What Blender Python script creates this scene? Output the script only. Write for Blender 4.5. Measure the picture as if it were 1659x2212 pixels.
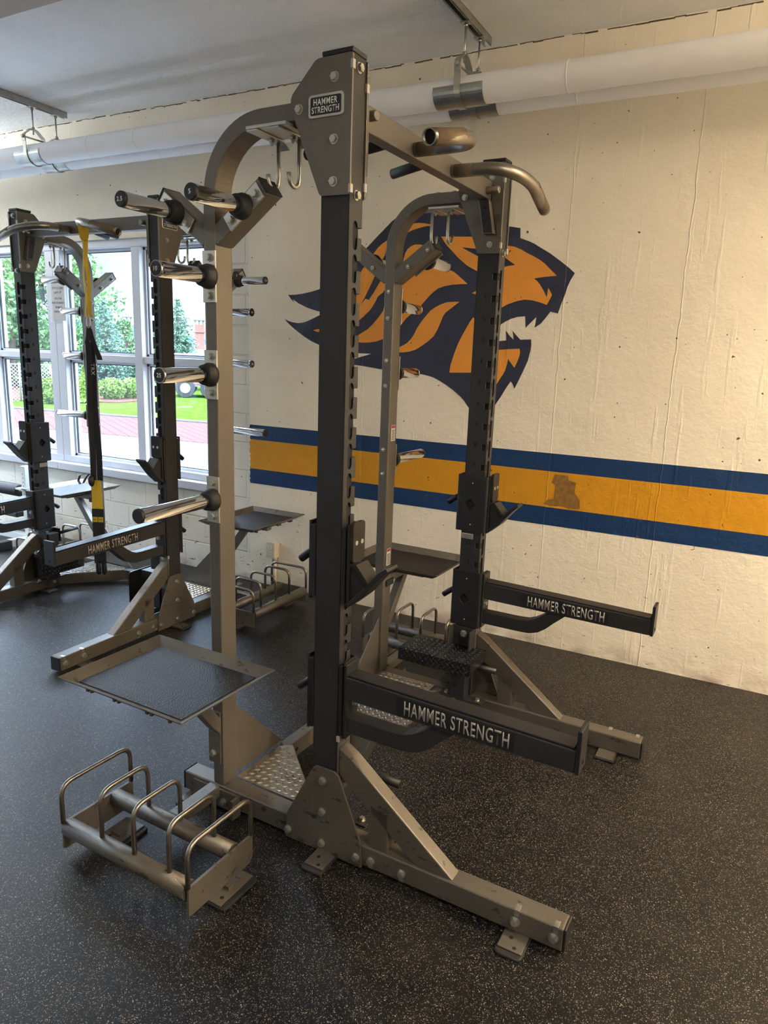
import bpy, bmesh, math, random
from mathutils import Vector, Matrix
random.seed(7)
SC = bpy.context.scene
COL = SC.collection
for o in list(bpy.data.objects): bpy.data.objects.remove(o)

# ---------------------------------------------------------------- camera
CAMZ = 1.744
cam_d = bpy.data.cameras.new('camera'); cam = bpy.data.objects.new('camera', cam_d); COL.objects.link(cam)
yaw, pitch, roll, fpx = 0.485356824, -0.217683726, 0.0358725945, 1533.33821
fv = Vector((-math.sin(yaw)*math.cos(pitch), math.cos(yaw)*math.cos(pitch), math.sin(pitch)))
rv = Vector((math.cos(yaw), math.sin(yaw), 0)); uv_ = rv.cross(fv)
r2 = rv*math.cos(roll) + uv_*math.sin(roll); u2 = -rv*math.sin(roll) + uv_*math.cos(roll)
cam.matrix_world = Matrix(((r2.x, u2.x, -fv.x, 0), (r2.y, u2.y, -fv.y, 0), (r2.z, u2.z, -fv.z, CAMZ), (0, 0, 0, 1)))
cam_d.sensor_fit = 'HORIZONTAL'; cam_d.sensor_width = 36.0; cam_d.lens = 36.0*fpx/1659.0
cam_d.clip_start = 0.02; cam_d.clip_end = 2000
SC.camera = cam

# ---------------------------------------------------------------- exposure, world, sun, lamps
SC.view_settings.view_transform = 'Standard'; SC.view_settings.look = 'None'
SC.view_settings.gamma = 1.0; SC.view_settings.use_curve_mapping = False
SC.view_settings.exposure = EXPOSURE = 0.80
SKY_STRENGTH = 1.0
SUN_STRENGTH = 2.0
WY = 4.1755          # inner face of the mural wall
CEIL = 3.445

w = bpy.data.worlds.new('sky'); SC.world = w; w.use_nodes = True
nt = w.node_tree; nt.nodes.clear()
def N(nt, t, **k):
    n = nt.nodes.new(t)
    for a, b in k.items():
        if a.startswith('i_'):
            n.inputs[a[2:].replace('_', ' ')].default_value = b
        else: setattr(n, a, b)
    return n
out = N(nt, 'ShaderNodeOutputWorld'); bg = N(nt, 'ShaderNodeBackground'); tc = N(nt, 'ShaderNodeTexCoord')
mp = N(nt, 'ShaderNodeMapping'); mp.inputs['Scale'].default_value = (1.0, 1.0, 3.2)
nz = N(nt, 'ShaderNodeTexNoise'); nz.inputs['Scale'].default_value = 3.4; nz.inputs['Detail'].default_value = 7; nz.inputs['Roughness'].default_value = .55
rp = N(nt, 'ShaderNodeValToRGB'); rp.color_ramp.elements[0].position = .36; rp.color_ramp.elements[1].position = .56
rp.color_ramp.elements[0].color = (.32, .53, .92, 1); rp.color_ramp.elements[1].color = (.76, .87, 1.0, 1)
e = rp.color_ramp.elements.new(.70); e.color = (.46, .62, .92, 1)
nt.links.new(tc.outputs['Generated'], mp.inputs[0]); nt.links.new(mp.outputs[0], nz.inputs['Vector'])
nt.links.new(nz.outputs['Fac'], rp.inputs[0]); nt.links.new(rp.outputs[0], bg.inputs[0])
# overcast sky: brightest overhead, about a third of that at the horizon
sz = N(nt, 'ShaderNodeSeparateXYZ'); nt.links.new(tc.outputs['Generated'], sz.inputs[0])
mr = N(nt, 'ShaderNodeMapRange'); mr.inputs['From Min'].default_value = .11; mr.inputs['From Max'].default_value = .42
mr.inputs['To Min'].default_value = 1.5*SKY_STRENGTH; mr.inputs['To Max'].default_value = 17*SKY_STRENGTH; mr.interpolation_type = 'SMOOTHSTEP'
nt.links.new(sz.outputs[2], mr.inputs['Value']); nt.links.new(mr.outputs[0], bg.inputs[1]); nt.links.new(bg.outputs[0], out.inputs[0])

def light(name, kind, loc, energy, color=(1, 1, 1), size=None, size_y=None, rot=None, angle=None, portal=False, spread=None):
    d = bpy.data.lights.new(name, kind); d.energy = energy; d.color = color
    if size: d.size = size
    if size_y: d.shape = 'RECTANGLE'; d.size_y = size_y
    if angle: d.angle = angle
    if spread: d.spread = spread
    o = bpy.data.objects.new(name, d); COL.objects.link(o); o.location = loc
    if rot: o.rotation_euler = rot
    if portal: d.cycles.is_portal = True
    return o
sd = Vector((0.55, 0.62, -0.72))
s_ = light('sun', 'SUN', (0, -20, 30), SUN_STRENGTH, (1.0, .95, .86), angle=math.radians(3))
s_.rotation_euler = sd.to_track_quat('-Z', 'Y').to_euler()
light('window_daylight_portal', 'AREA', (-6.35, WY+.3, 1.62), 1, size=5.6, size_y=2.0, rot=(math.radians(-90), 0, 0), portal=True)
WARM = (1.0, .80, .55); NEUT = (1.0, .90, .78)
# unseen ceiling troffers, the cool one added to light the left (x, y, watts, colour)
COOL = (.86, .93, 1.0)
TROFFERS = [(2.2, .40, 70, NEUT), (-2.4, -2.6, 20, NEUT), (-6.3, -2.2, 20, COOL)]
# unseen pendants added to brighten the ceiling bay by the far wall: x, y, z, watts down, watts up, colour
FILL_PENDANTS = [(2.25, 2.95, 2.95, 80, 150, WARM), (-7.75, 2.95, 2.95, 45, 190, COOL)]

# ---------------------------------------------------------------- materials
def pbr(name, col, rough=.5, metal=0., bump=0., bscale=60., var=0., vscale=3., spec=None, coat=0.):
    m = bpy.data.materials.new(name); m.use_nodes = True; t = m.node_tree; b = t.nodes['Principled BSDF']
    b.inputs['Base Color'].default_value = (*col, 1); b.inputs['Roughness'].default_value = rough; b.inputs['Metallic'].default_value = metal
    if spec is not None: b.inputs['Specular IOR Level'].default_value = spec
    if coat: b.inputs['Coat Weight'].default_value = coat
    c = N(t, 'ShaderNodeTexCoord')
    if var:
        n = N(t, 'ShaderNodeTexNoise'); n.inputs['Scale'].default_value = vscale; n.inputs['Detail'].default_value = 6
        t.links.new(c.outputs['Object'], n.inputs['Vector'])
        r = N(t, 'ShaderNodeMapRange'); r.inputs['From Min'].default_value = .3; r.inputs['From Max'].default_value = .7
        r.inputs['To Min'].default_value = 1-var; r.inputs['To Max'].default_value = 1+var
        t.links.new(n.outputs['Fac'], r.inputs['Value'])
        x = N(t, 'ShaderNodeVectorMath', operation='SCALE'); x.inputs[0].default_value = col
        t.links.new(r.outputs[0], x.inputs['Scale']); t.links.new(x.outputs[0], b.inputs['Base Color'])
        r3 = N(t, 'ShaderNodeMapRange'); r3.inputs['To Min'].default_value = max(0, rough-.08); r3.inputs['To Max'].default_value = min(1, rough+.1)
        t.links.new(n.outputs['Fac'], r3.inputs['Value']); t.links.new(r3.outputs[0], b.inputs['Roughness'])
    if bump:
        n = N(t, 'ShaderNodeTexNoise'); n.inputs['Scale'].default_value = bscale; n.inputs['Detail'].default_value = 4
        t.links.new(c.outputs['Object'], n.inputs['Vector'])
        bn = N(t, 'ShaderNodeBump'); bn.inputs['Strength'].default_value = bump; bn.inputs['Distance'].default_value = .004
        t.links.new(n.outputs['Fac'], bn.inputs['Height']); t.links.new(bn.outputs[0], b.inputs['Normal'])
    return m

def worn(name, col, chip, rough, metal, amount=.62, spec=None):
    """painted steel with dark chips and scratches that belong to the paint"""
    m = pbr(name, col, rough, metal, bump=.12, bscale=350, var=.09, vscale=5, spec=spec)
    t = m.node_tree; b = t.nodes['Principled BSDF']
    src = b.inputs['Base Color'].links[0].from_socket
    c = N(t, 'ShaderNodeTexCoord'); mp = N(t, 'ShaderNodeMapping'); mp.inputs['Scale'].default_value = (14, 30, 34); mp.inputs['Rotation'].default_value = (.5, .4, .3)
    n = N(t, 'ShaderNodeTexNoise'); n.inputs['Scale'].default_value = 1.0; n.inputs['Detail'].default_value = 5; n.inputs['Roughness'].default_value = .62
    t.links.new(c.outputs['Object'], mp.inputs[0]); t.links.new(mp.outputs[0], n.inputs['Vector'])
    r = N(t, 'ShaderNodeMapRange'); r.inputs['From Min'].default_value = amount; r.inputs['From Max'].default_value = amount+.035
    t.links.new(n.outputs['Fac'], r.inputs['Value'])
    mx = N(t, 'ShaderNodeMix', data_type='RGBA'); t.links.new(r.outputs[0], mx.inputs[0]); t.links.new(src, mx.inputs[6]); mx.inputs[7].default_value = (*chip, 1)
    t.links.new(mx.outputs[2], b.inputs['Base Color'])
    return m

M = {}
M['tan'] = pbr('champagne_steel', (.138, .124, .104), .38, .45, bump=.05, bscale=400, var=.07, vscale=4)
M['tanw'] = worn('champagne_steel_worn', (.128, .113, .092), (.05, .045, .04), .42, .45)
M['black'] = pbr('charcoal_powder_coat', (.024, .0235, .024), .48, .0, bump=.1, bscale=500, var=.12, spec=.32)
M['blackw'] = worn('charcoal_powder_coat_worn', (.0145, .0145, .016), (.045, .036, .028), .40, .0, .64, .38)
M['dark'] = pbr('black_plastic', (.008, .008, .009), .5)
M['hole'] = pbr('dark_interior', (.004, .004, .004), .9)
M['rubber'] = pbr('black_rubber', (.012, .012, .013), .62, bump=.2, bscale=200)
M['chrome'] = pbr('polished_chrome', (.62, .62, .63), .09, 1.0)
M['zinc'] = pbr('zinc_plated_steel', (.50, .50, .46), .34, .9, var=.10, vscale=30)
M['galv'] = pbr('galvanised_steel', (.42, .43, .42), .34, .95, var=.15, vscale=20)
M['brushed'] = pbr('bare_brushed_steel', (.27, .245, .21), .33, .9, var=.1, vscale=8)
M['knurl'] = pbr('knurled_grip_steel', (.17, .12, .075), .62, .6, bump=1.0, bscale=500, var=.15, vscale=30)
M['knurlb'] = pbr('black_grip', (.02, .02, .021), .5, .3, bump=.5, bscale=500)
M['white'] = pbr('white_print', (.72, .71, .68), .5)
M['silver'] = pbr('silver_print', (.42, .38, .34), .45, .2)
M['tread'] = pbr('tread_plate_steel', (.40, .38, .35), .28, .9, var=.12, vscale=12)
M['treadk'] = pbr('black_tread_plate', (.045, .044, .044), .26, .7, var=.1, vscale=12)
M['pad'] = pbr('dark_nylon_pad', (.020, .016, .012), .6, .0, var=.15, vscale=30, spec=.25)
M['alu'] = pbr('white_window_aluminium', (.56, .58, .62), .42, .1, var=.03)
M['alud'] = pbr('window_gasket', (.02, .02, .024), .5)  # dark edging that paints the sash track shadows around the panes
M['yellow'] = pbr('yellow_webbing', (.62, .43, .02), .7, bump=.6, bscale=700)
M['webbing'] = pbr('black_webbing', (.010, .010, .012), .72, bump=.6, bscale=700)
M['cover'] = pbr('white_canvas_pipe_jacket', (.93, .93, .94), .75, bump=.45, bscale=55, var=.03)
M['cream'] = pbr('cream_painted_metal', (.60, .55, .45), .5, var=.06, vscale=20, bump=.2, bscale=80)
M['benchw'] = pbr('white_bench_frame', (.60, .62, .58), .4)
M['red'] = pbr('red_print', (.40, .03, .02), .5)
M['warm_lamp'] = None

def tex_wall(name, col, brick=False, orangey=0.):
    m = bpy.data.materials.new(name); m.use_nodes = True; t = m.node_tree; b = t.nodes['Principled BSDF']
    b.inputs['Roughness'].default_value = .62; b.inputs['Specular IOR Level'].default_value = .3
    c = N(t, 'ShaderNodeTexCoord'); sx = N(t, 'ShaderNodeSeparateXYZ'); t.links.new(c.outputs['Object'], sx.inputs[0])
    big = N(t, 'ShaderNodeTexNoise'); big.inputs['Scale'].default_value = 1.6; big.inputs['Detail'].default_value = 7
    t.links.new(c.outputs['Object'], big.inputs['Vector'])
    r = N(t, 'ShaderNodeMapRange'); r.inputs['From Min'].default_value = .3; r.inputs['From Max'].default_value = .7; r.inputs['To Min'].default_value = .93; r.inputs['To Max'].default_value = 1.05
    t.links.new(big.outputs['Fac'], r.inputs['Value'])
    x = N(t, 'ShaderNodeVectorMath', operation='SCALE'); x.inputs[0].default_value = col; t.links.new(r.outputs[0], x.inputs['Scale'])
    cur = x.outputs[0]
    def mask(scale3, lo, hi, rough=.5, detail=3, rot=(0, 0, 0)):
        mp = N(t, 'ShaderNodeMapping'); mp.inputs['Scale'].default_value = scale3; mp.inputs['Rotation'].default_value = rot
        n = N(t, 'ShaderNodeTexNoise'); n.inputs['Scale'].default_value = 1; n.inputs['Detail'].default_value = detail; n.inputs['Roughness'].default_value = rough
        t.links.new(c.outputs['Object'], mp.inputs[0]); t.links.new(mp.outputs[0], n.inputs['Vector'])
        q = N(t, 'ShaderNodeMapRange'); q.inputs['From Min'].default_value = lo; q.inputs['From Max'].default_value = hi
        t.links.new(n.outputs['Fac'], q.inputs['Value']); return q.outputs[0]
    def mix(f, colr, cur):
        mx = N(t, 'ShaderNodeMix', data_type='RGBA'); t.links.new(f, mx.inputs[0]); t.links.new(cur, mx.inputs[6]); mx.inputs[7].default_value = (*colr, 1); return mx.outputs[2]
    # pin-holes and old knocks in the paint
    cur = mix(mask((38, 38, 38), .775, .80, detail=1), (.10, .08, .06), cur)
    # scuffs low on the wall
    lowm = N(t, 'ShaderNodeMapRange'); lowm.inputs['From Min'].default_value = .75; lowm.inputs['From Max'].default_value = .15
    t.links.new(sx.outputs['Z'], lowm.inputs['Value'])
    sc = mask((17, 17, 60), .688, .715, rot=(0, .25, 0), detail=2); mu = N(t, 'ShaderNodeMath', operation='MULTIPLY'); t.links.new(sc, mu.inputs[0]); t.links.new(lowm.outputs[0], mu.inputs[1])
    cur = mix(mu.outputs[0], (.15, .13, .12), cur)
    # stain belt at the foot of the wall
    fm = N(t, 'ShaderNodeMapRange'); fm.inputs['From Min'].default_value = .13; fm.inputs['From Max'].default_value = .0
    t.links.new(sx.outputs['Z'], fm.inputs['Value']); fn = mask((5, 5, 9), .42, .66, detail=5)
    m2 = N(t, 'ShaderNodeMath', operation='MULTIPLY'); t.links.new(fn, m2.inputs[0]); t.links.new(fm.outputs[0], m2.inputs[1])
    cur = mix(m2.outputs[0], (.42, .33, .27), cur)
    # heights
    f1 = N(t, 'ShaderNodeTexNoise'); f1.inputs['Scale'].default_value = 9; f1.inputs['Detail'].default_value = 8; f1.inputs['Roughness'].default_value = .62; t.links.new(c.outputs['Object'], f1.inputs['Vector'])
    fine = N(t, 'ShaderNodeTexNoise'); fine.inputs['Scale'].default_value = 70; fine.inputs['Detail'].default_value = 4; t.links.new(c.outputs['Object'], fine.inputs['Vector'])
    a1 = N(t, 'ShaderNodeMath', operation='MULTIPLY_ADD'); a1.inputs[1].default_value = .16; t.links.new(fine.outputs['Fac'], a1.inputs[0]); t.links.new(f1.outputs['Fac'], a1.inputs[2])
    # vertical paint runs
    mpv = N(t, 'ShaderNodeMapping'); mpv.inputs['Scale'].default_value = (26, 26, 2.2); rn = N(t, 'ShaderNodeTexNoise'); rn.inputs['Scale'].default_value = 1; rn.inputs['Detail'].default_value = 3
    t.links.new(c.outputs['Object'], mpv.inputs[0]); t.links.new(mpv.outputs[0], rn.inputs['Vector'])
    rm = N(t, 'ShaderNodeMapRange'); rm.inputs['From Min'].default_value = .60; rm.inputs['From Max'].default_value = .72; rm.inputs['To Max'].default_value = .22; t.links.new(rn.outputs['Fac'], rm.inputs['Value'])
    a2 = N(t, 'ShaderNodeMath', operation='ADD'); t.links.new(a1.outputs[0], a2.inputs[0]); t.links.new(rm.outputs[0], a2.inputs[1]); hcur = a2.outputs[0]
    # formwork seams
    wob = N(t, 'ShaderNodeMath', operation='MULTIPLY_ADD'); wob.inputs[1].default_value = .03; t.links.new(f1.outputs['Fac'], wob.inputs[0]); t.links.new(sx.outputs['X'], wob.inputs[2])
    for x0 in (-2.40, -1.10, -.47, .62):
        q1 = N(t, 'ShaderNodeMath', operation='SUBTRACT'); q1.inputs[1].default_value = x0+.015; t.links.new(wob.outputs[0], q1.inputs[0])
        q2 = N(t, 'ShaderNodeMath', operation='ABSOLUTE'); t.links.new(q1.outputs[0], q2.inputs[0])
        q3 = N(t, 'ShaderNodeMapRange'); q3.inputs['From Min'].default_value = .004; q3.inputs['From Max'].default_value = .0; q3.inputs['To Max'].default_value = .5; t.links.new(q2.outputs[0], q3.inputs['Value'])
        q4 = N(t, 'ShaderNodeMath', operation='ADD'); t.links.new(hcur, q4.inputs[0]); t.links.new(q3.outputs[0], q4.inputs[1]); hcur = q4.outputs[0]
    hgt = hcur; dist = .011; st = .65
    if brick:
        cm = N(t, 'ShaderNodeCombineXYZ'); t.links.new(sx.outputs['X'], cm.inputs[0]); t.links.new(sx.outputs['Z'], cm.inputs[1])
        br = N(t, 'ShaderNodeTexBrick'); br.inputs['Scale'].default_value = 1; br.inputs['Brick Width'].default_value = .425; br.inputs['Row Height'].default_value = .213
        br.inputs['Mortar Size'].default_value = .007; br.inputs['Mortar Smooth'].default_value = .6
        br.inputs['Color1'].default_value = (1, 1, 1, 1); br.inputs['Color2'].default_value = (1, 1, 1, 1); br.inputs['Mortar'].default_value = (0, 0, 0, 1)
        t.links.new(cm.outputs[0], br.inputs['Vector'])
        bm_ = N(t, 'ShaderNodeBump'); bm_.inputs['Strength'].default_value = .8; bm_.inputs['Distance'].default_value = .008
        t.links.new(br.outputs['Color'], bm_.inputs['Height'])
        bm2 = N(t, 'ShaderNodeBump'); bm2.inputs['Strength'].default_value = .5; bm2.inputs['Distance'].default_value = .01
        t.links.new(hgt, bm2.inputs['Height']); t.links.new(bm_.outputs[0], bm2.inputs['Normal']); t.links.new(bm2.outputs[0], b.inputs['Normal'])
    else:
        bm2 = N(t, 'ShaderNodeBump'); bm2.inputs['Strength'].default_value = st; bm2.inputs['Distance'].default_value = dist
        t.links.new(hgt, bm2.inputs['Height']); t.links.new(bm2.outputs[0], b.inputs['Normal'])
    t.links.new(cur, b.inputs['Base Color'])
    return m
CREAM = (.84, .77, .63)
M['wall'] = tex_wall('painted_concrete', CREAM)
M['block'] = tex_wall('painted_block', (.76, .72, .62), brick=True)
M['navy'] = tex_wall('navy_wall_paint', (.026, .030, .056))
M['blue'] = tex_wall('royal_blue_wall_paint', (.004, .030, .105))
M['orange'] = tex_wall('orange_wall_paint', (.74, .30, .045))
M['gold'] = tex_wall('gold_wall_paint', (.58, .27, .010))
M['smudge'] = pbr('brown_smudge', (.22, .11, .02), .7, var=.3, vscale=40)
M['smudgek'] = pbr('black_smudge', (.10, .06, .01), .7, var=.3, vscale=60)

def tex_floor():
    m = bpy.data.materials.new('speckled_rubber_floor'); m.use_nodes = True; t = m.node_tree; b = t.nodes['Principled BSDF']
    c = N(t, 'ShaderNodeTexCoord')
    base = N(t, 'ShaderNodeTexNoise'); base.inputs['Scale'].default_value = 1.3; base.inputs['Detail'].default_value = 6; t.links.new(c.outputs['Object'], base.inputs['Vector'])
    rp = N(t, 'ShaderNodeValToRGB'); rp.color_ramp.elements[0].position = .35; rp.color_ramp.elements[0].color = (.0026, .0027, .0038, 1)
    rp.color_ramp.elements[1].position = .72; rp.color_ramp.elements[1].color = (.0062, .0057, .0054, 1); t.links.new(base.outputs['Fac'], rp.inputs[0])
    cur = rp.outputs[0]
    def specks(scale, thr, size, colr, cur):
        v = N(t, 'ShaderNodeTexVoronoi'); v.inputs['Scale'].default_value = scale; v.inputs['Randomness'].default_value = 1
        nn = N(t, 'ShaderNodeTexNoise'); nn.inputs['Scale'].default_value = scale*1.3; t.links.new(c.outputs['Object'], nn.inputs['Vector'])
        va = N(t, 'ShaderNodeVectorMath', operation='MULTIPLY_ADD'); va.inputs[1].default_value = (.008, .008, .008)
        t.links.new(nn.outputs['Color'], va.inputs[0]); t.links.new(c.outputs['Object'], va.inputs[2]); t.links.new(va.outputs[0], v.inputs['Vector'])
        s = N(t, 'ShaderNodeSeparateColor'); t.links.new(v.outputs['Color'], s.inputs[0])
        a = N(t, 'ShaderNodeMath', operation='LESS_THAN'); a.inputs[1].default_value = thr; t.links.new(s.outputs[0], a.inputs[0])
        d = N(t, 'ShaderNodeMath', operation='LESS_THAN'); d.inputs[1].default_value = size; t.links.new(v.outputs['Distance'], d.inputs[0])
        k = N(t, 'ShaderNodeMath', operation='MULTIPLY'); t.links.new(a.outputs[0], k.inputs[0]); t.links.new(d.outputs[0], k.inputs[1])
        k2 = N(t, 'ShaderNodeMath', operation='MULTIPLY'); k2.inputs[1].default_value = .85; t.links.new(k.outputs[0], k2.inputs[0])
        mx = N(t, 'ShaderNodeMix', data_type='RGBA'); t.links.new(k2.outputs[0], mx.inputs[0]); t.links.new(cur, mx.inputs[6]); mx.inputs[7].default_value = (*colr, 1)
        return mx.outputs[2], k.outputs[0]
    cur, k1 = specks(400, .13, .37, (.62, .50, .36), cur)
    cur, k2 = specks(250, .06, .33, (.56, .47, .37), cur)
    # dusty, trodden patches
    dn = N(t, 'ShaderNodeTexNoise'); dn.inputs['Scale'].default_value = 2.2; dn.inputs['Detail'].default_value = 9; dn.inputs['Roughness'].default_value = .65; t.links.new(c.outputs['Object'], dn.inputs['Vector'])
    dr = N(t, 'ShaderNodeMapRange'); dr.inputs['From Min'].default_value = .5; dr.inputs['From Max'].default_value = .8; dr.inputs['To Max'].default_value = .07; t.links.new(dn.outputs['Fac'], dr.inputs['Value'])
    mx = N(t, 'ShaderNodeMix', data_type='RGBA'); t.links.new(dr.outputs[0], mx.inputs[0]); t.links.new(cur, mx.inputs[6]); mx.inputs[7].default_value = (.17, .15, .13, 1)
    t.links.new(mx.outputs[2], b.inputs['Base Color'])
    rr = N(t, 'ShaderNodeMapRange'); rr.inputs['To Min'].default_value = .30; rr.inputs['To Max'].default_value = .44; t.links.new(dn.outputs['Fac'], rr.inputs['Value']); t.links.new(rr.outputs[0], b.inputs['Roughness'])
    b.inputs['Specular IOR Level'].default_value = .22
    fb = N(t, 'ShaderNodeTexNoise'); fb.inputs['Scale'].default_value = 330; fb.inputs['Detail'].default_value = 3; t.links.new(c.outputs['Object'], fb.inputs['Vector'])
    bn = N(t, 'ShaderNodeBump'); bn.inputs['Strength'].default_value = .5; bn.inputs['Distance'].default_value = .0025; t.links.new(fb.outputs['Fac'], bn.inputs['Height'])
    t.links.new(bn.outputs[0], b.inputs['Normal'])
    return m
M['floor'] = tex_floor()
M['ceil'] = pbr('rough_plaster_ceiling', (.90, .91, .91), .85, bump=1.0, bscale=17, var=.04, vscale=2)
for n__ in M['ceil'].node_tree.nodes:
    if n__.type == 'BUMP': n__.inputs['Distance'].default_value = .014
    if n__.type == 'TEX_NOISE' and abs(n__.inputs['Scale'].default_value-17) < .1: n__.inputs['Detail'].default_value = 10; n__.inputs['Roughness'].default_value = .68
M['beamm'] = pbr('painted_soffit', (.58, .53, .47), .7, bump=.3, bscale=20, var=.04)
gl = bpy.data.materials.new('window_glass'); gl.use_nodes = True; t = gl.node_tree; t.nodes.clear()
o_ = N(t, 'ShaderNodeOutputMaterial'); tr = N(t, 'ShaderNodeBsdfTransparent'); tr.inputs[0].default_value = (.93, .96, .97, 1)
gs = N(t, 'ShaderNodeBsdfGlossy'); gs.inputs['Roughness'].default_value = .01; 
mx = N(t, 'ShaderNodeMixShader'); mx.inputs[0].default_value = .045; t.links.new(tr.outputs[0], mx.inputs[1]); t.links.new(gs.outputs[0], mx.inputs[2]); t.links.new(mx.outputs[0], o_.inputs[0])
M['glass'] = gl
def emis(name, col, s):
    m = bpy.data.materials.new(name); m.use_nodes = True; b = m.node_tree.nodes['Principled BSDF']
    b.inputs['Base Color'].default_value = (.8, .8, .8, 1); b.inputs['Emission Color'].default_value = (*col, 1); b.inputs['Emission Strength'].default_value = s; return m

# ---------------------------------------------------------------- mesh helpers
class MB:
    def __init__(s): s.bm = bmesh.new(); s.mi = 0
    def face(s, vs, smooth=False):
        try:
            f = s.bm.faces.new(vs); f.material_index = s.mi; f.smooth = smooth; return f
        except ValueError: return None
    def poly3(s, pts, d):
        """closed 3-D polygon extruded by vector d"""
        d = Vector(d); a = [s.bm.verts.new(Vector(p)) for p in pts]; b = [s.bm.verts.new(Vector(p)+d) for p in pts]
        s.face(a[::-1]); s.face(b); n = len(a)
        for i in range(n): s.face([a[i], a[(i+1) % n], b[(i+1) % n], b[i]])
        return s
    def box(s, x0, x1, y0, y1, z0, z1):
        return s.poly3([(x0, y0, z0), (x1, y0, z0), (x1, y1, z0), (x0, y1, z0)], (0, 0, z1-z0))
    def uz(s, pts, v0, v1):      # polygon in the (u,z) plane, extruded along v
        return s.poly3([(p[0], v0, p[1]) for p in pts], (0, v1-v0, 0))
    def vz(s, pts, u0, u1):
        return s.poly3([(u0, p[0], p[1]) for p in pts], (u1-u0, 0, 0))
    def uvp(s, pts, z0, z1):
        return s.poly3([(p[0], p[1], z0) for p in pts], (0, 0, z1-z0))
    def tube(s, path, r, n=12, caps=True, closed=False, flat=None):
        """round tube along a 3-D path; r a number or list"""
        P = [Vector(p) for p in path]; k = len(P); R = r if isinstance(r, (list, tuple)) else [r]*k
        rings = []; up = None
        for i in range(k):
            if closed: t = (P[(i+1) % k]-P[i-1]).normalized()
            else: t = (P[min(i+1, k-1)]-P[max(i-1, 0)]).normalized()
            if up is None:
                up = Vector((0, 0, 1)) if abs(t.z) < .9 else Vector((1, 0, 0))
            a = t.cross(up).normalized(); up = a.cross(t).normalized()
            sc = flat or (1, 1)
            rings.append([s.bm.verts.new(P[i] + (a*math.cos(2*math.pi*j/n)*sc[0] + up*math.sin(2*math.pi*j/n)*sc[1])*R[i]) for j in range(n)])
        for i in range(k if closed else k-1):
            A, B = rings[i], rings[(i+1) % k]
            for j in range(n): s.face([A[j], A[(j+1) % n], B[(j+1) % n], B[j]], True)
        if caps and not closed: s.face(rings[0][::-1]); s.face(rings[-1])
        return s
    def pipe(s, path, r, ri, n=20):
        """hollow tube with open ends"""
        P = [Vector(p) for p in path]
        s.tube(P, r, n, caps=False); s.tube(P, ri, n, caps=False)
        s.bm.verts.ensure_lookup_table(); k = len(P); tot = len(s.bm.verts)
        o = tot-2*k*n; i_ = tot-k*n; V = s.bm.verts
        for base in (0, (k-1)*n):
            for j in range(n): s.face([V[o+base+j], V[o+base+(j+1) % n], V[i_+base+(j+1) % n], V[i_+base+j]])
        return s
    def ribbon(s, path, wvec, th):
        """flat strap: path of points, constant width vector, thickness"""
        P = [Vector(p) for p in path]; wv = Vector(wvec); k = len(P); rings = []
        for i in range(k):
            t = (P[min(i+1, k-1)]-P[max(i-1, 0)]).normalized(); nn = t.cross(wv).normalized()*th/2
            rings.append([s.bm.verts.new(q) for q in (P[i]-wv/2-nn, P[i]+wv/2-nn, P[i]+wv/2+nn, P[i]-wv/2+nn)])
        for i in range(k-1):
            for j in range(4): s.face([rings[i][j], rings[i][(j+1) % 4], rings[i+1][(j+1) % 4], rings[i+1][j]], False)
        s.face(rings[0][::-1]); s.face(rings[-1]); return s
    def ball(s, c, r, seg=10, rings=7, sc=(1, 1, 1)):
        m = Matrix.Translation(c) @ Matrix.Diagonal((r*sc[0], r*sc[1], r*sc[2], 1))
        g = bmesh.ops.create_uvsphere(s.bm, u_segments=seg, v_segments=rings, radius=1, matrix=m)
        for v in g['verts']:
            for f in v.link_faces: f.smooth = True; f.material_index = s.mi
        return s
    def lugs(s, o, a, b, nrm, na, nb, pitch=.032, L=.0140, W=.0048, H=.0050, inside=None):
        """raised diamond-plate lugs on a plane: origin o, unit axes a,b, normal nrm"""
        o, a, b, nrm = Vector(o), Vector(a), Vector(b), Vector(nrm)
        for i in range(na):
            for j in range(nb):
                for q in (0, 1):
                    x = (i+.5*q+.25)*pitch; y = (j+.5*q+.25)*pitch
                    if inside and not inside(x, y): continue
                    c = o+a*x+b*y; sg = 1 if q else -1
                    d1 = (a+b*sg).normalized(); d2 = (a-b*sg).normalized()
                    v = [s.bm.verts.new(p) for p in (c-d1*L, c-d2*W, c+d1*L, c+d2*W)]
                    t0 = s.bm.verts.new(c-d1*L*.5+nrm*H); t1 = s.bm.verts.new(c+d1*L*.5+nrm*H)
                    s.face([v[0], v[1], t1, t0]); s.face([v[1], v[2], t1]); s.face([v[2], v[3], t0, t1]); s.face([v[3], v[0], t0])
        return s
    def build(s, name, mats, parent=None, bevel=0, seg=2, angle=40, recalc=True):
        if recalc: bmesh.ops.recalc_face_normals(s.bm, faces=s.bm.faces[:])
        me = bpy.data.meshes.new(name); s.bm.to_mesh(me); s.bm.free()
        for m in (mats if isinstance(mats, (list, tuple)) else [mats]): me.materials.append(m)
        o = bpy.data.objects.new(name, me); COL.objects.link(o)
        if parent is not None: o.parent = parent
        if bevel:
            md = o.modifiers.new('bevel', 'BEVEL'); md.width = bevel; md.segments = seg; md.limit_method = 'ANGLE'; md.angle_limit = math.radians(angle)
            md.harden_normals = False
        return o

def tag(o, label, cat, group=None):
    o['label'] = label; o['category'] = cat
    if group: o['group'] = group
    return o
def empty(name, loc=(0, 0, 0), rz=0, label=None, cat=None, group=None):
    o = bpy.data.objects.new(name, None); COL.objects.link(o); o.location = loc; o.rotation_euler = (0, 0, rz); o.empty_display_size = .1
    if label: tag(o, label, cat, group)
    return o
def struct(o): o['kind'] = 'structure'; return o

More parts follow.
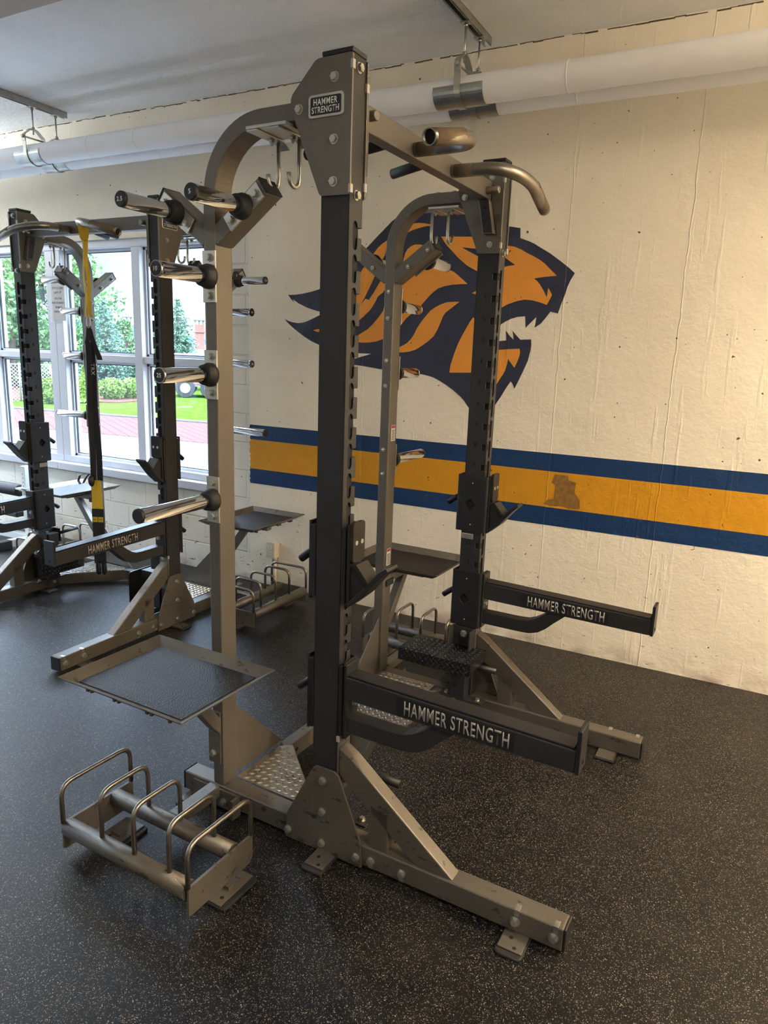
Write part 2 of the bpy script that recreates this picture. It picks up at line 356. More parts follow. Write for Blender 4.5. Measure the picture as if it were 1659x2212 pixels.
def rpoly(pts, r, n=4):
    """round the corners of a 2-D polygon"""
    out = []; k = len(pts); rr = r if isinstance(r, (list, tuple)) else [r]*k
    for i in range(k):
        p = Vector(pts[i]); a = Vector(pts[i-1])-p; b = Vector(pts[(i+1) % k])-p
        q = rr[i]
        if q <= 0 or a.length < 1e-6 or b.length < 1e-6: out.append(tuple(p)); continue
        an = a.angle(b); d = min(q/math.tan(an/2), a.length*.45, b.length*.45)
        s0 = p+a.normalized()*d; s1 = p+b.normalized()*d
        for j in range(n+1):
            t = j/n; out.append(tuple(s0*(1-t)**2+p*2*t*(1-t)+s1*t**2))
    return out
def rpath(pts, r, n=6):
    """round the corners of an open 3-D path"""
    P = [Vector(p) for p in pts]; out = [P[0]]
    for i in range(1, len(P)-1):
        p = P[i]; a = P[i-1]-p; b = P[i+1]-p; d = min(r, a.length*.49, b.length*.49)
        s0 = p+a.normalized()*d; s1 = p+b.normalized()*d
        for j in range(n+1):
            t = j/n; out.append(s0*(1-t)**2+p*2*t*(1-t)+s1*t**2)
    out.append(P[-1]); return out

_dg = None
def text(string, mat, parent, name, origin, right, up, height, width=None, extrude=.0006, bold=.0, align='CENTER', shear=0):
    cu = bpy.data.curves.new('t', 'FONT'); cu.body = string; cu.size = 1; cu.align_x = align; cu.align_y = 'CENTER'; cu.offset = bold; cu.resolution_u = 4
    cu.extrude = 0; cu.shear = shear; cu.space_character = 1.12; cu.space_line = .82
    to = bpy.data.objects.new('t', cu); COL.objects.link(to)
    bpy.context.view_layer.update()
    me = bpy.data.meshes.new_from_object(to.evaluated_get(bpy.context.evaluated_depsgraph_get()))
    bpy.data.objects.remove(to); bpy.data.curves.remove(cu)
    xs = [v.co.x for v in me.vertices]; ys = [v.co.y for v in me.vertices]
    cx_, cy_ = (min(xs)+max(xs))/2, (min(ys)+max(ys))/2; h = max(ys)-min(ys); wd = max(xs)-min(xs)
    sy = height/h; sx = (width/wd) if width else sy
    R, U = Vector(right).normalized(), Vector(up).normalized(); Nn = R.cross(U); O = Vector(origin)
    bm = bmesh.new(); bm.from_mesh(me); bpy.data.meshes.remove(me)
    for v in bm.verts: v.co = O+R*((v.co.x-cx_)*sx)+U*((v.co.y-cy_)*sy)+Nn*extrude
    for f in bm.faces:
        if f.normal.dot(Nn) < 0: f.normal_flip()
    r = bmesh.ops.extrude_face_region(bm, geom=bm.faces[:])
    for v in [g for g in r['geom'] if isinstance(g, bmesh.types.BMVert)]: v.co -= Nn*extrude*.8
    m2 = bpy.data.meshes.new(name); bm.to_mesh(m2); bm.free(); m2.materials.append(mat)
    o = bpy.data.objects.new(name, m2); COL.objects.link(o)
    if parent is not None: o.parent = parent
    return o

# shared hex bolt (head on +Z)
_b = MB()
def ngon(r, n, z, ph=0): return [(r*math.cos(2*math.pi*i/n+ph), r*math.sin(2*math.pi*i/n+ph), z) for i in range(n)]
_b.poly3(ngon(.0135, 16, 0), (0, 0, .0018)); _b.poly3(ngon(.0105, 6, .0018), (0, 0, .0085)); _b.poly3(ngon(.0075, 12, .0103), (0, 0, .0008))
BOLT = _b.build('bolt', M['zinc'], None, bevel=.0007, seg=1); BOLT_ME = BOLT.data; COL.objects.unlink(BOLT); bpy.data.objects.remove(BOLT)
_b = MB(); _b.poly3(ngon(.0105, 6, 0), (0, 0, .007)); _b.poly3(ngon(.006, 10, .007), (0, 0, .006)); _b.ball((0, 0, .012), .006, 8, 5)
NUT = _b.build('nut', M['zinc']); NUT_ME = NUT.data; bpy.data.objects.remove(NUT)
def bolt(parent, loc, axis, me=None, sc=1.):
    o = bpy.data.objects.new('bolt' if me is None else 'nut', me or BOLT_ME); COL.objects.link(o); o.parent = parent
    q = Vector(axis).to_track_quat('Z', 'Y'); o.rotation_euler = q.to_euler(); o.location = loc; o.scale = (sc,)*3
    return o

# ================================================================ the room
def wallbox(name, x0, x1, y0, y1, z0, z1, mat):
    return struct(MB().box(x0, x1, y0, y1, z0, z1).build(name, mat))
XL, XR, YB = -8.6, 3.2, -4.6
wallbox('floor', XL-.2, XR+.2, YB-.2, WY+.3, -.12, 0, M['floor'])
ROOF = wallbox('ceiling', XL-.2, XR+.2, YB-.2, WY+.3, CEIL, CEIL+.15, M['ceil'])
PX, WX = -3.352, -3.70     # pier edge, window's right edge
wf = MB(); wf.box(PX, XR, WY, WY+.28, 0, CEIL); wf.box(XL, PX, WY, WY+.28, 2.56, CEIL)
struct(wf.build('wall_far', M['wall']))
wb = MB(); wb.box(XL, PX, WY+.028, WY+.26, 0, .66); wb.box(WX, PX, WY+.028, WY+.26, .66, 2.56)
struct(wb.build('wall_block', M['block']))
wallbox('wall_right', XR, XR+.2, YB, WY, 0, CEIL, M['wall'])
wallbox('wall_back', XL, XR, YB-.2, YB, 0, CEIL, M['wall'])
wl = MB(); wl.box(XL-.2, XL, YB, WY, 0, .66); wl.box(XL-.2, XL, YB, WY, 2.56, CEIL); wl.box(XL-.2, XL, YB, -2.6, .66, 2.56); wl.box(XL-.2, XL, 3.6, WY, .66, 2.56)
struct(wl.build('wall_left', M['block']))
struct(MB().box(XL, XR, 1.65, 2.398, 3.2, CEIL).build('trim_1', M['beamm'], bevel=.006))
# cracked joint between wall and ceiling
cr = MB(); rnd = random.Random(3); x = XL
while x < XR:
    l = rnd.uniform(.02, .07)
    if rnd.random() < .85:
        h = rnd.uniform(.003, .008); z = CEIL-rnd.uniform(.002, .008)
        cr.box(x, x+l, WY-.0015, WY+.001, z-h, z)
    x += l*.9
struct(cr.build('trim_2', pbr('crack_shadow_line', (.10, .075, .05), .9)))

def window(name, x0, x1, slim, y=WY, axis='x'):
    """one frame: x0..x1 with a slim mullion, a rail and four panes; built along X then turned if on the left wall"""
    root = struct(empty(name))
    z0, z1 = .72, 2.56; d0, d1 = .035, .16
    def bx(m, a, b, c, d, e, f):
        if axis == 'x': m.box(a, b, y+c, y+d, e, f)
        else: m.box(XL-.001-d, XL-.001-c, a, b, e, f)
    f = MB(); bx(f, x0, x0+.095, d0, d1, z0+.055, 2.50); bx(f, x1-.095, x1, d0, d1, z0+.055, 2.50); bx(f, x0, x1, d0, d1, z0, z0+.055); bx(f, x0, x1, d0, d1, 2.50, z1)
    f.build('window_frame', M['alu'], root, bevel=.004)
    m = MB(); bx(m, slim-.042, slim+.042, d0, d1, z0+.055, 2.5); m.build('mullion', M['alu'], root, bevel=.004)
    r = MB(); bx(r, x0+.09, x1-.09, d0+.01, d1-.01, 1.607, 1.662); r.build('transom', M['alu'], root, bevel=.003)
    for a, b in ((x0+.095, slim-.042), (slim+.042, x1-.095)):
        for e, g in ((z0+.055, 1.607), (1.662, 2.50)):
            s = MB(); t_ = .020
            for q, mt in ((0, 0), (1, 1)):
                s.mi = mt; tt = t_ if q == 0 else t_+.007; dd = (d0+.05, d0+.085) if q == 0 else (d0+.06, d0+.075)
                bx(s, a, a+tt, dd[0], dd[1], e, g); bx(s, b-tt, b, dd[0], dd[1], e, g); bx(s, a, b, dd[0], dd[1], e, e+tt); bx(s, a, b, dd[0], dd[1], g-tt, g)
            s.build('sash', [M['alu'], M['alud']], root)
            p = MB(); bx(p, a+.02, b-.02, d0+.066, d0+.069, e+.02, g-.02); p.build('pane', M['glass'], root)
    sl = MB(); bx(sl, x0, x1, -.035, d0+.03, .655, z0); sl.build('window_sill', M['alu'], root, bevel=.005)
    return root
window('window_1', -5.47, WX, -4.50)
window('window_2', -7.24, -5.47, -6.35)
window('window_3', XL, -7.24, -7.92)
for i, a in enumerate((-2.6, -.54, 1.53)): window('window_%d' % (4+i), a, a+2.07, a+1.03, axis='y')

# painted stripes and mascot head on the concrete
def stripe(name, z0, z1, mat, label):
    p = []; rr = random.Random(int(z0*100)); zz = z0
    while zz < z1: p.append((PX+rr.uniform(-.003, .012), zz)); zz += .012
    p.append((PX+.004, z1)); q = [(XR, z1), (XR, z0)]
    pts = [(a, WY-.0016, b) for a, b in p+q]
    o = MB().poly3(pts, (0, .0012, 0)).build(name, mat); tag(o, label, 'painted stripe', 'painted bands along the mural wall'); return o
stripe('painted_stripe', 1.100, 1.208, M['blue'], 'upper dark blue band painted along the cream wall')
stripe('painted_stripe', .882, 1.100, M['gold'], 'wide gold band painted between the two blue ones')
stripe('painted_stripe', .771, .882, M['blue'], 'lower dark blue band painted along the cream wall')
NAVY=[(-3.0092, 2.1243), (-2.9497, 2.125), (-2.8874, 2.1317), (-2.8191, 2.1437), (-2.7586, 2.1578), (-2.6623, 2.1962), (-2.556, 2.2587), (-2.4773, 2.3374), (-2.4068, 2.4004), (-2.3116, 2.4833), (-2.2157, 2.5639), (-2.1147, 2.6178), (-1.9584, 2.6299), (-1.744, 2.5786), (-1.5664, 2.5281), (-1.4511, 2.4946), (-1.3821, 2.482), (-1.3794, 2.4275), (-1.3247, 2.4079), (-1.2924, 2.3935), (-1.2599, 2.374), (-1.1955, 2.3376), (-1.1311, 2.293), (-1.0863, 2.2606), (-1.0476, 2.2286), (-1.068, 2.192), (-1.0826, 2.155), (-1.0913, 2.1177), (-1.1103, 2.0599), (-1.1241, 2.0103), (-1.168, 2.0201), (-1.1901, 1.9893), (-1.2183, 1.9535), (-1.254, 1.9291), (-1.2489, 1.9591), (-1.2477, 1.9901), (-1.2786, 1.9588), (-1.3079, 1.9272), (-1.3111, 1.9585), (-1.3152, 1.9932), (-1.3611, 1.9893), (-1.3991, 1.9787), (-1.437, 1.9602), (-1.4622, 1.9447), (-1.4618, 1.9412), (-1.5036, 1.8934), (-1.512, 1.8472), (-1.4655, 1.8491), (-1.4197, 1.8534), (-1.4224, 1.8814), (-1.4271, 1.9103), (-1.3999, 1.8794), (-1.3751, 1.8582), (-1.3797, 1.8846), (-1.3869, 1.911), (-1.3563, 1.8802), (-1.3342, 1.86), (-1.2696, 1.8628), (-1.266, 1.8319), (-1.2683, 1.7983), (-1.2788, 1.7401), (-1.3043, 1.676), (-1.3258, 1.6236), (-1.3489, 1.5731), (-1.3603, 1.5997), (-1.3746, 1.6163), (-1.4051, 1.5676), (-1.433, 1.516), (-1.4666, 1.4634), (-1.5052, 1.4155), (-1.5449, 1.3786), (-1.6019, 1.4089), (-1.6421, 1.4522), (-1.6653, 1.4818), (-1.692, 1.506), (-1.7245, 1.5301), (-1.757, 1.5516), (-1.7894, 1.5706), (-1.8249, 1.5896), (-1.8604, 1.6062), (-1.8901, 1.6178), (-1.9196, 1.6243), (-1.9551, 1.6306), (-1.9908, 1.6343), (-2.0689, 1.6435), (-2.17, 1.6481), (-2.2591, 1.6505), (-2.3431, 1.6606), (-2.414, 1.6684), (-2.475, 1.6722), (-2.5769, 1.6807), (-2.43, 1.7221), (-2.3374, 1.7483), (-2.4308, 1.7491), (-2.5604, 1.7483), (-2.6526, 1.7609), (-2.752, 1.7967), (-2.8141, 1.8191), (-2.8664, 1.8449), (-2.9191, 1.876), (-2.9545, 1.8979), (-2.99, 1.9227), (-3.015, 1.9422), (-3.0365, 1.9617), (-2.9902, 1.9464), (-2.9549, 1.94), (-2.9198, 1.9376), (-2.8885, 1.9407), (-2.8574, 1.9477), (-2.8095, 1.9653), (-2.7555, 1.9887), (-2.6949, 2.0059), (-2.756, 2.0161), (-2.8037, 2.0269), (-2.8518, 2.0405), (-2.8864, 2.0543), (-2.9212, 2.0681), (-2.9703, 2.0959), (-2.9561, 2.0742), (-2.9844, 2.0965)]
ORANGE=[[(-2.2504, 2.4489), (-2.2827, 2.4301), (-2.3121, 2.4085), (-2.3531, 2.3618), (-2.3888, 2.3219), (-2.4246, 2.2765), (-2.4725, 2.1994), (-2.502, 2.121), (-2.5129, 2.0542), (-2.4865, 2.0277), (-2.4549, 2.041), (-2.43, 2.0568), (-2.4001, 2.1046), (-2.3706, 2.1565), (-2.3358, 2.2232), (-2.3072, 2.279), (-2.2818, 2.3292), (-2.259, 2.3639), (-2.2518, 2.4089)], [(-2.289, 2.202), (-2.3326, 2.1354), (-2.3682, 2.0888), (-2.3935, 2.0962), (-2.43, 2.0568), (-2.486, 2.0117), (-2.4977, 1.9743), (-2.4648, 1.9478), (-2.4271, 1.9668), (-2.384, 2.0016), (-2.3597, 2.0227), (-2.3417, 2.0437), (-2.3211, 2.0751), (-2.3008, 2.1113), (-2.265, 2.1348), (-2.2306, 2.1858), (-2.2435, 2.2064)], [(-2.1296, 2.3053), (-2.1268, 2.3346), (-2.1161, 2.369), (-2.1009, 2.3928), (-2.0773, 2.4092), (-2.0534, 2.4166), (-2.0293, 2.4177), (-1.9569, 2.4048), (-1.8737, 2.3206), (-1.824, 2.2683), (-1.7844, 2.2518), (-1.7524, 2.2295), (-1.7203, 2.2052), (-1.6883, 2.1791), (-1.7415, 2.1784), (-1.7875, 2.1756), (-1.8337, 2.1693), (-1.8801, 2.1561), (-1.9106, 2.1355), (-1.941, 2.1079), (-1.9946, 2.0517), (-2.0259, 2.0247), (-2.0736, 1.9909), (-2.0975, 1.9692), (-2.1253, 1.9364), (-2.1694, 1.8832), (-2.1989, 1.8617), (-2.2291, 1.8505), (-2.2627, 1.8419), (-2.3026, 1.8278), (-2.3525, 1.8203), (-2.3904, 1.8183), (-2.4287, 1.8185), (-2.4804, 1.8238), (-2.481, 1.8454), (-2.4587, 1.854), (-2.4116, 1.8817), (-2.3681, 1.9064), (-2.3316, 1.9386), (-2.3017, 1.9705), (-2.278, 1.9969), (-2.2605, 2.0204), (-2.2455, 2.0734), (-2.1906, 2.1808), (-2.1523, 2.2581)], [(-1.7336, 2.0758), (-1.7815, 2.0759), (-1.8203, 2.0726), (-1.8589, 2.0601), (-1.8897, 2.0448), (-1.9245, 2.0236), (-1.9511, 1.9953), (-1.9817, 1.9595), (-2.0122, 1.9162), (-2.031, 1.88), (-2.0503, 1.8506), (-2.0823, 1.8208), (-2.1358, 1.7939), (-2.1734, 1.7781), (-2.1557, 1.7639), (-2.1344, 1.7623), (-2.0881, 1.7658), (-2.0549, 1.7719), (-2.0139, 1.7847), (-1.974, 1.809), (-1.9345, 1.8351), (-1.8959, 1.8681), (-1.8739, 1.904), (-1.8528, 1.9537), (-1.839, 1.9889), (-1.8244, 2.01), (-1.787, 2.0379)], [(-1.8786, 2.4569), (-1.6808, 2.4474), (-1.5496, 2.4226), (-1.4531, 2.3896), (-1.4109, 2.3823), (-1.3716, 2.3664), (-1.3321, 2.3448), (-1.2931, 2.3263), (-1.2541, 2.305), (-1.2214, 2.2822), (-1.1947, 2.2574), (-1.1715, 2.2368), (-1.1485, 2.2163), (-1.2153, 2.2117), (-1.2799, 2.2041), (-1.2599, 2.1892), (-1.2429, 2.1715), (-1.2182, 2.1362), (-1.1963, 2.0981), (-1.1943, 2.1243), (-1.1916, 2.1505), (-1.1775, 2.13), (-1.1667, 2.1113), (-1.1796, 2.0834), (-1.1928, 2.057), (-1.2185, 2.067), (-1.2472, 2.0748), (-1.2857, 2.0837), (-1.324, 2.0868), (-1.3618, 2.081), (-1.3933, 2.0721), (-1.4281, 2.0602), (-1.4628, 2.042), (-1.5245, 2.0724), (-1.5941, 2.1092), (-1.6561, 2.1249), (-1.6234, 2.143), (-1.5865, 2.1941), (-1.6024, 2.2306), (-1.6341, 2.2524), (-1.6726, 2.2714), (-1.7008, 2.2872), (-1.7296, 2.3091), (-1.7585, 2.3312), (-1.7951, 2.3657), (-1.832, 2.4004), (-1.8544, 2.4256)], [(-1.6376, 1.9858), (-1.5724, 1.8983), (-1.5126, 1.8062), (-1.4617, 1.7977), (-1.3967, 1.8034), (-1.3352, 1.8075), (-1.3303, 1.7917), (-1.3302, 1.7772), (-1.336, 1.7527), (-1.3444, 1.7281), (-1.3584, 1.6958), (-1.3801, 1.7219), (-1.4001, 1.7457), (-1.4057, 1.7161), (-1.4136, 1.6813), (-1.4249, 1.6561), (-1.4414, 1.6306), (-1.4639, 1.5896), (-1.4945, 1.5528), (-1.5237, 1.6609), (-1.7754, 1.6502), (-1.7711, 1.6924), (-1.7595, 1.7337), (-1.7454, 1.7798), (-1.7263, 1.8306), (-1.7042, 1.8762), (-1.682, 1.9163), (-1.66, 1.9561)], [(-2.7981, 1.8918), (-2.7539, 1.9008), (-2.72, 1.8958), (-2.7535, 1.8798), (-2.7774, 1.8838)], [(-2.1214, 2.4832), (-2.1066, 2.5134), (-2.0836, 2.5396), (-2.0555, 2.5416), (-2.0276, 2.5422), (-1.9797, 2.5358), (-1.9279, 2.5218), (-1.9789, 2.5209), (-2.0261, 2.513), (-2.0737, 2.5016)]]
EYE=[(-1.7381, 2.3898), (-1.6527, 2.379), (-1.5592, 2.3728), (-1.5054, 2.3533), (-1.4609, 2.3225), (-1.4303, 2.3011), (-1.3967, 2.2808), (-1.4285, 2.2775), (-1.4604, 2.2724), (-1.54, 2.2892), (-1.64, 2.3397), (-1.6853, 2.3621)]

def shape(m, pts, y, th, mi):
    m.mi = mi; m.poly3([(a, y, b) for a, b in pts], (0, th, 0))
mu = MB(); shape(mu, NAVY, WY-.0016, .0012, 0)
for p in ORANGE: shape(mu, p, WY-.0024, .0012, 1)
shape(mu, EYE, WY-.0034, .0012, 0)
# the pointed cut of bare wall left inside the eye and mane stays wall-coloured by leaving navy out
tag(mu.build('lion_head_mural', [M['navy'], M['orange']], recalc=True), 'large navy and orange roaring lion head painted on the cream wall', 'mural')
def smear(name, pts, mat, label):
    o = MB().poly3([(a, WY-.0028, b) for a, b in pts], (0, .0012, 0)).build(name, mat); tag(o, label, 'stain')
smear('wall_smudge', [(-1.06, 1.085), (-.98, 1.085), (-.975, 1.06), (-.93, 1.05), (-.935, .99), (-.90, .95), (-.895, .895), (-.96, .888), (-1.0, .90), (-1.07, .89), (-1.115, .90), (-1.09, .93), (-1.055, .935), (-1.05, 1.02), (-1.075, 1.035)], M['smudge'], 'large brown smeared patch on the gold stripe')
smear('wall_smudge', [(-1.50, 1.085), (-1.50, 1.03), (-1.485, 1.05), (-1.45, 1.065), (-1.465, 1.08)], M['smudgek'], 'small dark triangular mark on the gold stripe')
smear('wall_smudge', [(-1.605, 1.085), (-1.525, 1.082), (-1.53, 1.05), (-1.57, 1.035), (-1.60, 1.05)], M['smudgek'], 'square dark rubbed mark on the gold stripe')

# outlet box with conduits
ob = empty('electrical_outlet', (-3.115, WY, 0), 0, 'cream painted double electrical outlet box low on the wall by its conduits', 'outlet')
MB().box(-.036, .036, -.058, 0, .235, .352).build('outlet_box', M['cream'], ob, bevel=.003)
MB().box(-.037, .037, -.063, -.058, .233, .354).build('cover_plate', M['cream'], ob, bevel=.002)
for zc in (.318, .268):
    rc = MB().poly3([(.0165*math.cos(a), -.067, zc+.0165*math.sin(a)) for a in [2*math.pi*i/20 for i in range(20)]], (0, .005, 0)).build('receptacle', M['white'], ob)
    sl = MB(); sl.box(-.0075, -.0045, -.0675, -.066, zc, zc+.009); sl.box(.0045, .0075, -.0675, -.066, zc, zc+.009); sl.tube([(0, -.0675, zc-.008), (0, -.066, zc-.008)], .003, 8); sl.build('slots', M['hole'], rc)
MB().tube([(.022, -.03, .235), (.022, -.03, .215)], .014, 12).tube([(.022, -.03, .22), (.022, -.03, .06), (.03, -.02, .02), (.045, -.01, 0)], .0095, 12).build('conduit', M['cream'], ob)
MB().tube([(-.014, -.014, .235), (-.014, -.014, 0)], .0095, 12).build('conduit', M['cream'], ob)

# ---- insulated pipes with hangers
def pipe_run(y, z, r, label):
    m = MB(); path = []; x = XL; rr = random.Random(int(y*100))
    while x <= XR+.001: path.append((x, y, z+rr.uniform(-.0012, .0012))); x += .1
    R_ = [r*(1+rr.uniform(-.012, .012)) for _ in path]
    m.tube(path, R_, 28)
    for sx in (-6.9, -4.35, -3.9, -2.2, -1.05, .3, 1.9):
        m.tube([(sx, y, z), (sx+.006, y, z)], r*1.018, 28)
    o = m.build('insulated_pipe', M['cover']); tag(o, label, 'pipe', 'insulated pipes under the ceiling')
pipe_run(3.735, 3.083, .071, 'thick white insulated pipe under the ceiling, the front one')
pipe_run(3.93, 3.079, .063, 'thinner white insulated pipe running behind the front one')
def hanger(x, y, z, r, label):
    root = empty('pipe_hanger', (x, y, CEIL), 0, label, 'pipe hanger', 'clevis hangers of the ceiling pipes')
    zc = z-CEIL
    # insulation shield under the pipe
    sh = MB(); n = 20; a0, a1 = math.radians(170), math.radians(370)
    for xx in (0,):
        pts = [((r+.004)*math.cos(a0+(a1-a0)*i/n), zc+(r+.004)*math.sin(a0+(a1-a0)*i/n)) for i in range(n+1)]
        inn = [((r+.0015)*math.cos(a0+(a1-a0)*i/n), zc+(r+.0015)*math.sin(a0+(a1-a0)*i/n)) for i in range(n+1)]
        sh.vz(pts+inn[::-1], -.135, .135)
    o = sh.build('pipe_shield', M['galv'], root)
    # clevis strap: round under the shield, straight up, closing in over the pipe
    R0 = r+.008; zt = zc+r+.035
    st = [(0, R0, zt)] + [(0, R0*math.cos(a), zc+R0*math.sin(a)) for a in [math.radians(-180*i/16) for i in range(17)]] + [(0, -R0, zt)]
    MB().ribbon(st, (.034, 0, 0), .004).build('clevis_strap', M['zinc'], root)
    up = rpath([(0, R0+.004, zt-.03), (0, R0+.004, zt+.015), (0, .022, zt+.062), (0, -.022, zt+.062), (0, -R0-.004, zt+.015), (0, -R0-.004, zt-.03)], .02)
    MB().ribbon(up, (.034, 0, 0), .004).build('clevis_yoke', M['zinc'], root)
    MB().tube([(0, -R0-.022, zt), (0, R0+.022, zt)], .006, 10).tube([(0, -R0-.020, zt), (0, -R0-.008, zt)], .012, 6).build('cross_bolt', M['zinc'], root)
    MB().tube([(0, 0, zt+.03), (0, 0, -.03)], .0055, 8).tube([(0, 0, zt+.066), (0, 0, zt+.078)], .012, 6).tube([(0, 0, -.062), (0, 0, -.05)], .012, 6).build('threaded_rod', M['galv'], root)
    MB().box(-.028, .028, -.022, .022, -.047, -.042).build('channel_plate', M['zinc'], root)
for sx, lab in ((-1.60, 'right'), (-4.965, 'left')):
    hanger(sx, 3.735, 3.083, .071, 'steel clevis hanger around the front pipe, %s pair' % lab)
    hanger(sx, 3.93, 3.079, .063, 'steel clevis hanger around the back pipe, %s pair' % lab)
    ch = MB()
    y0, y1 = (3.46, 4.05) if lab == 'right' else (2.95, 4.02)
    for a, b in ((-.0205, -.018), (.018, .0205)): ch.box(sx+a, sx+b, y0, y1, CEIL-.041, CEIL)
    ch.box(sx-.0205, sx+.0205, y0, y1, CEIL-.0025, CEIL)
    for a, b in ((-.0205, -.011), (.011, .0205)): ch.box(sx+a, sx+b, y0, y1, CEIL-.041, CEIL-.0385)
    tag(ch.build('strut_channel', M['galv']), 'grey steel strut channel on the ceiling carrying the %s hangers' % lab, 'strut channel', 'ceiling strut channels')

# ---- ceiling troffers (behind and beside the camera)
for i, (lx, ly, pw, colr) in enumerate(TROFFERS):
    t_ = empty('ceiling_light', (lx, ly, CEIL), 0, 'long warm ceiling light troffer over the gym floor', 'ceiling light', 'ceiling troffers of the hall')
    fr_ = MB(); fr_.box(-.63, .63, -.18, .18, -.07, 0); fr_.build('light_housing', M['alu'], t_, bevel=.004)
    MB().box(-.60, .60, -.15, .15, -.074, -.070).build('diffuser', emis('lamp_diffuser', colr, 3.0), t_)
    light('ceiling_lamp', 'AREA', (lx, ly, CEIL-.085), pw, colr, size=1.2, size_y=.3)

for i, (lx, ly, lz, dn_, up_, colr) in enumerate(FILL_PENDANTS):
    t_ = empty('pendant_light', (lx, ly, lz), 0, 'suspended linear light hanging beside the far wall', 'ceiling light', 'suspended linear lights')
    MB().box(-.60, .60, -.06, .06, -.03, .03).build('light_housing', M['alu'], t_, bevel=.006)
    MB().box(-.57, .57, -.05, .05, -.034, -.030).build('diffuser', emis('lamp_diffuser', colr, 3.0), t_)
    MB().tube([(-.5, 0, .03), (-.5, 0, CEIL-lz)], .003, 6).build('cable', M['galv'], t_); MB().tube([(.5, 0, .03), (.5, 0, CEIL-lz)], .003, 6).build('cable', M['galv'], t_)
    light('pendant_lamp_down', 'AREA', (lx, ly, lz-.045), dn_, colr, size=1.15, size_y=.1)
    light('pendant_lamp_up', 'AREA', (lx, ly, lz+.045), up_, colr, size=1.15, size_y=.1, rot=(math.pi, 0, 0))

# ================================================================ the racks
Z0S, PIT = 2.097, .0946
def slot_z(k): return Z0S-PIT*k
FB, FT = .013, .092           # foot tube bottom / top

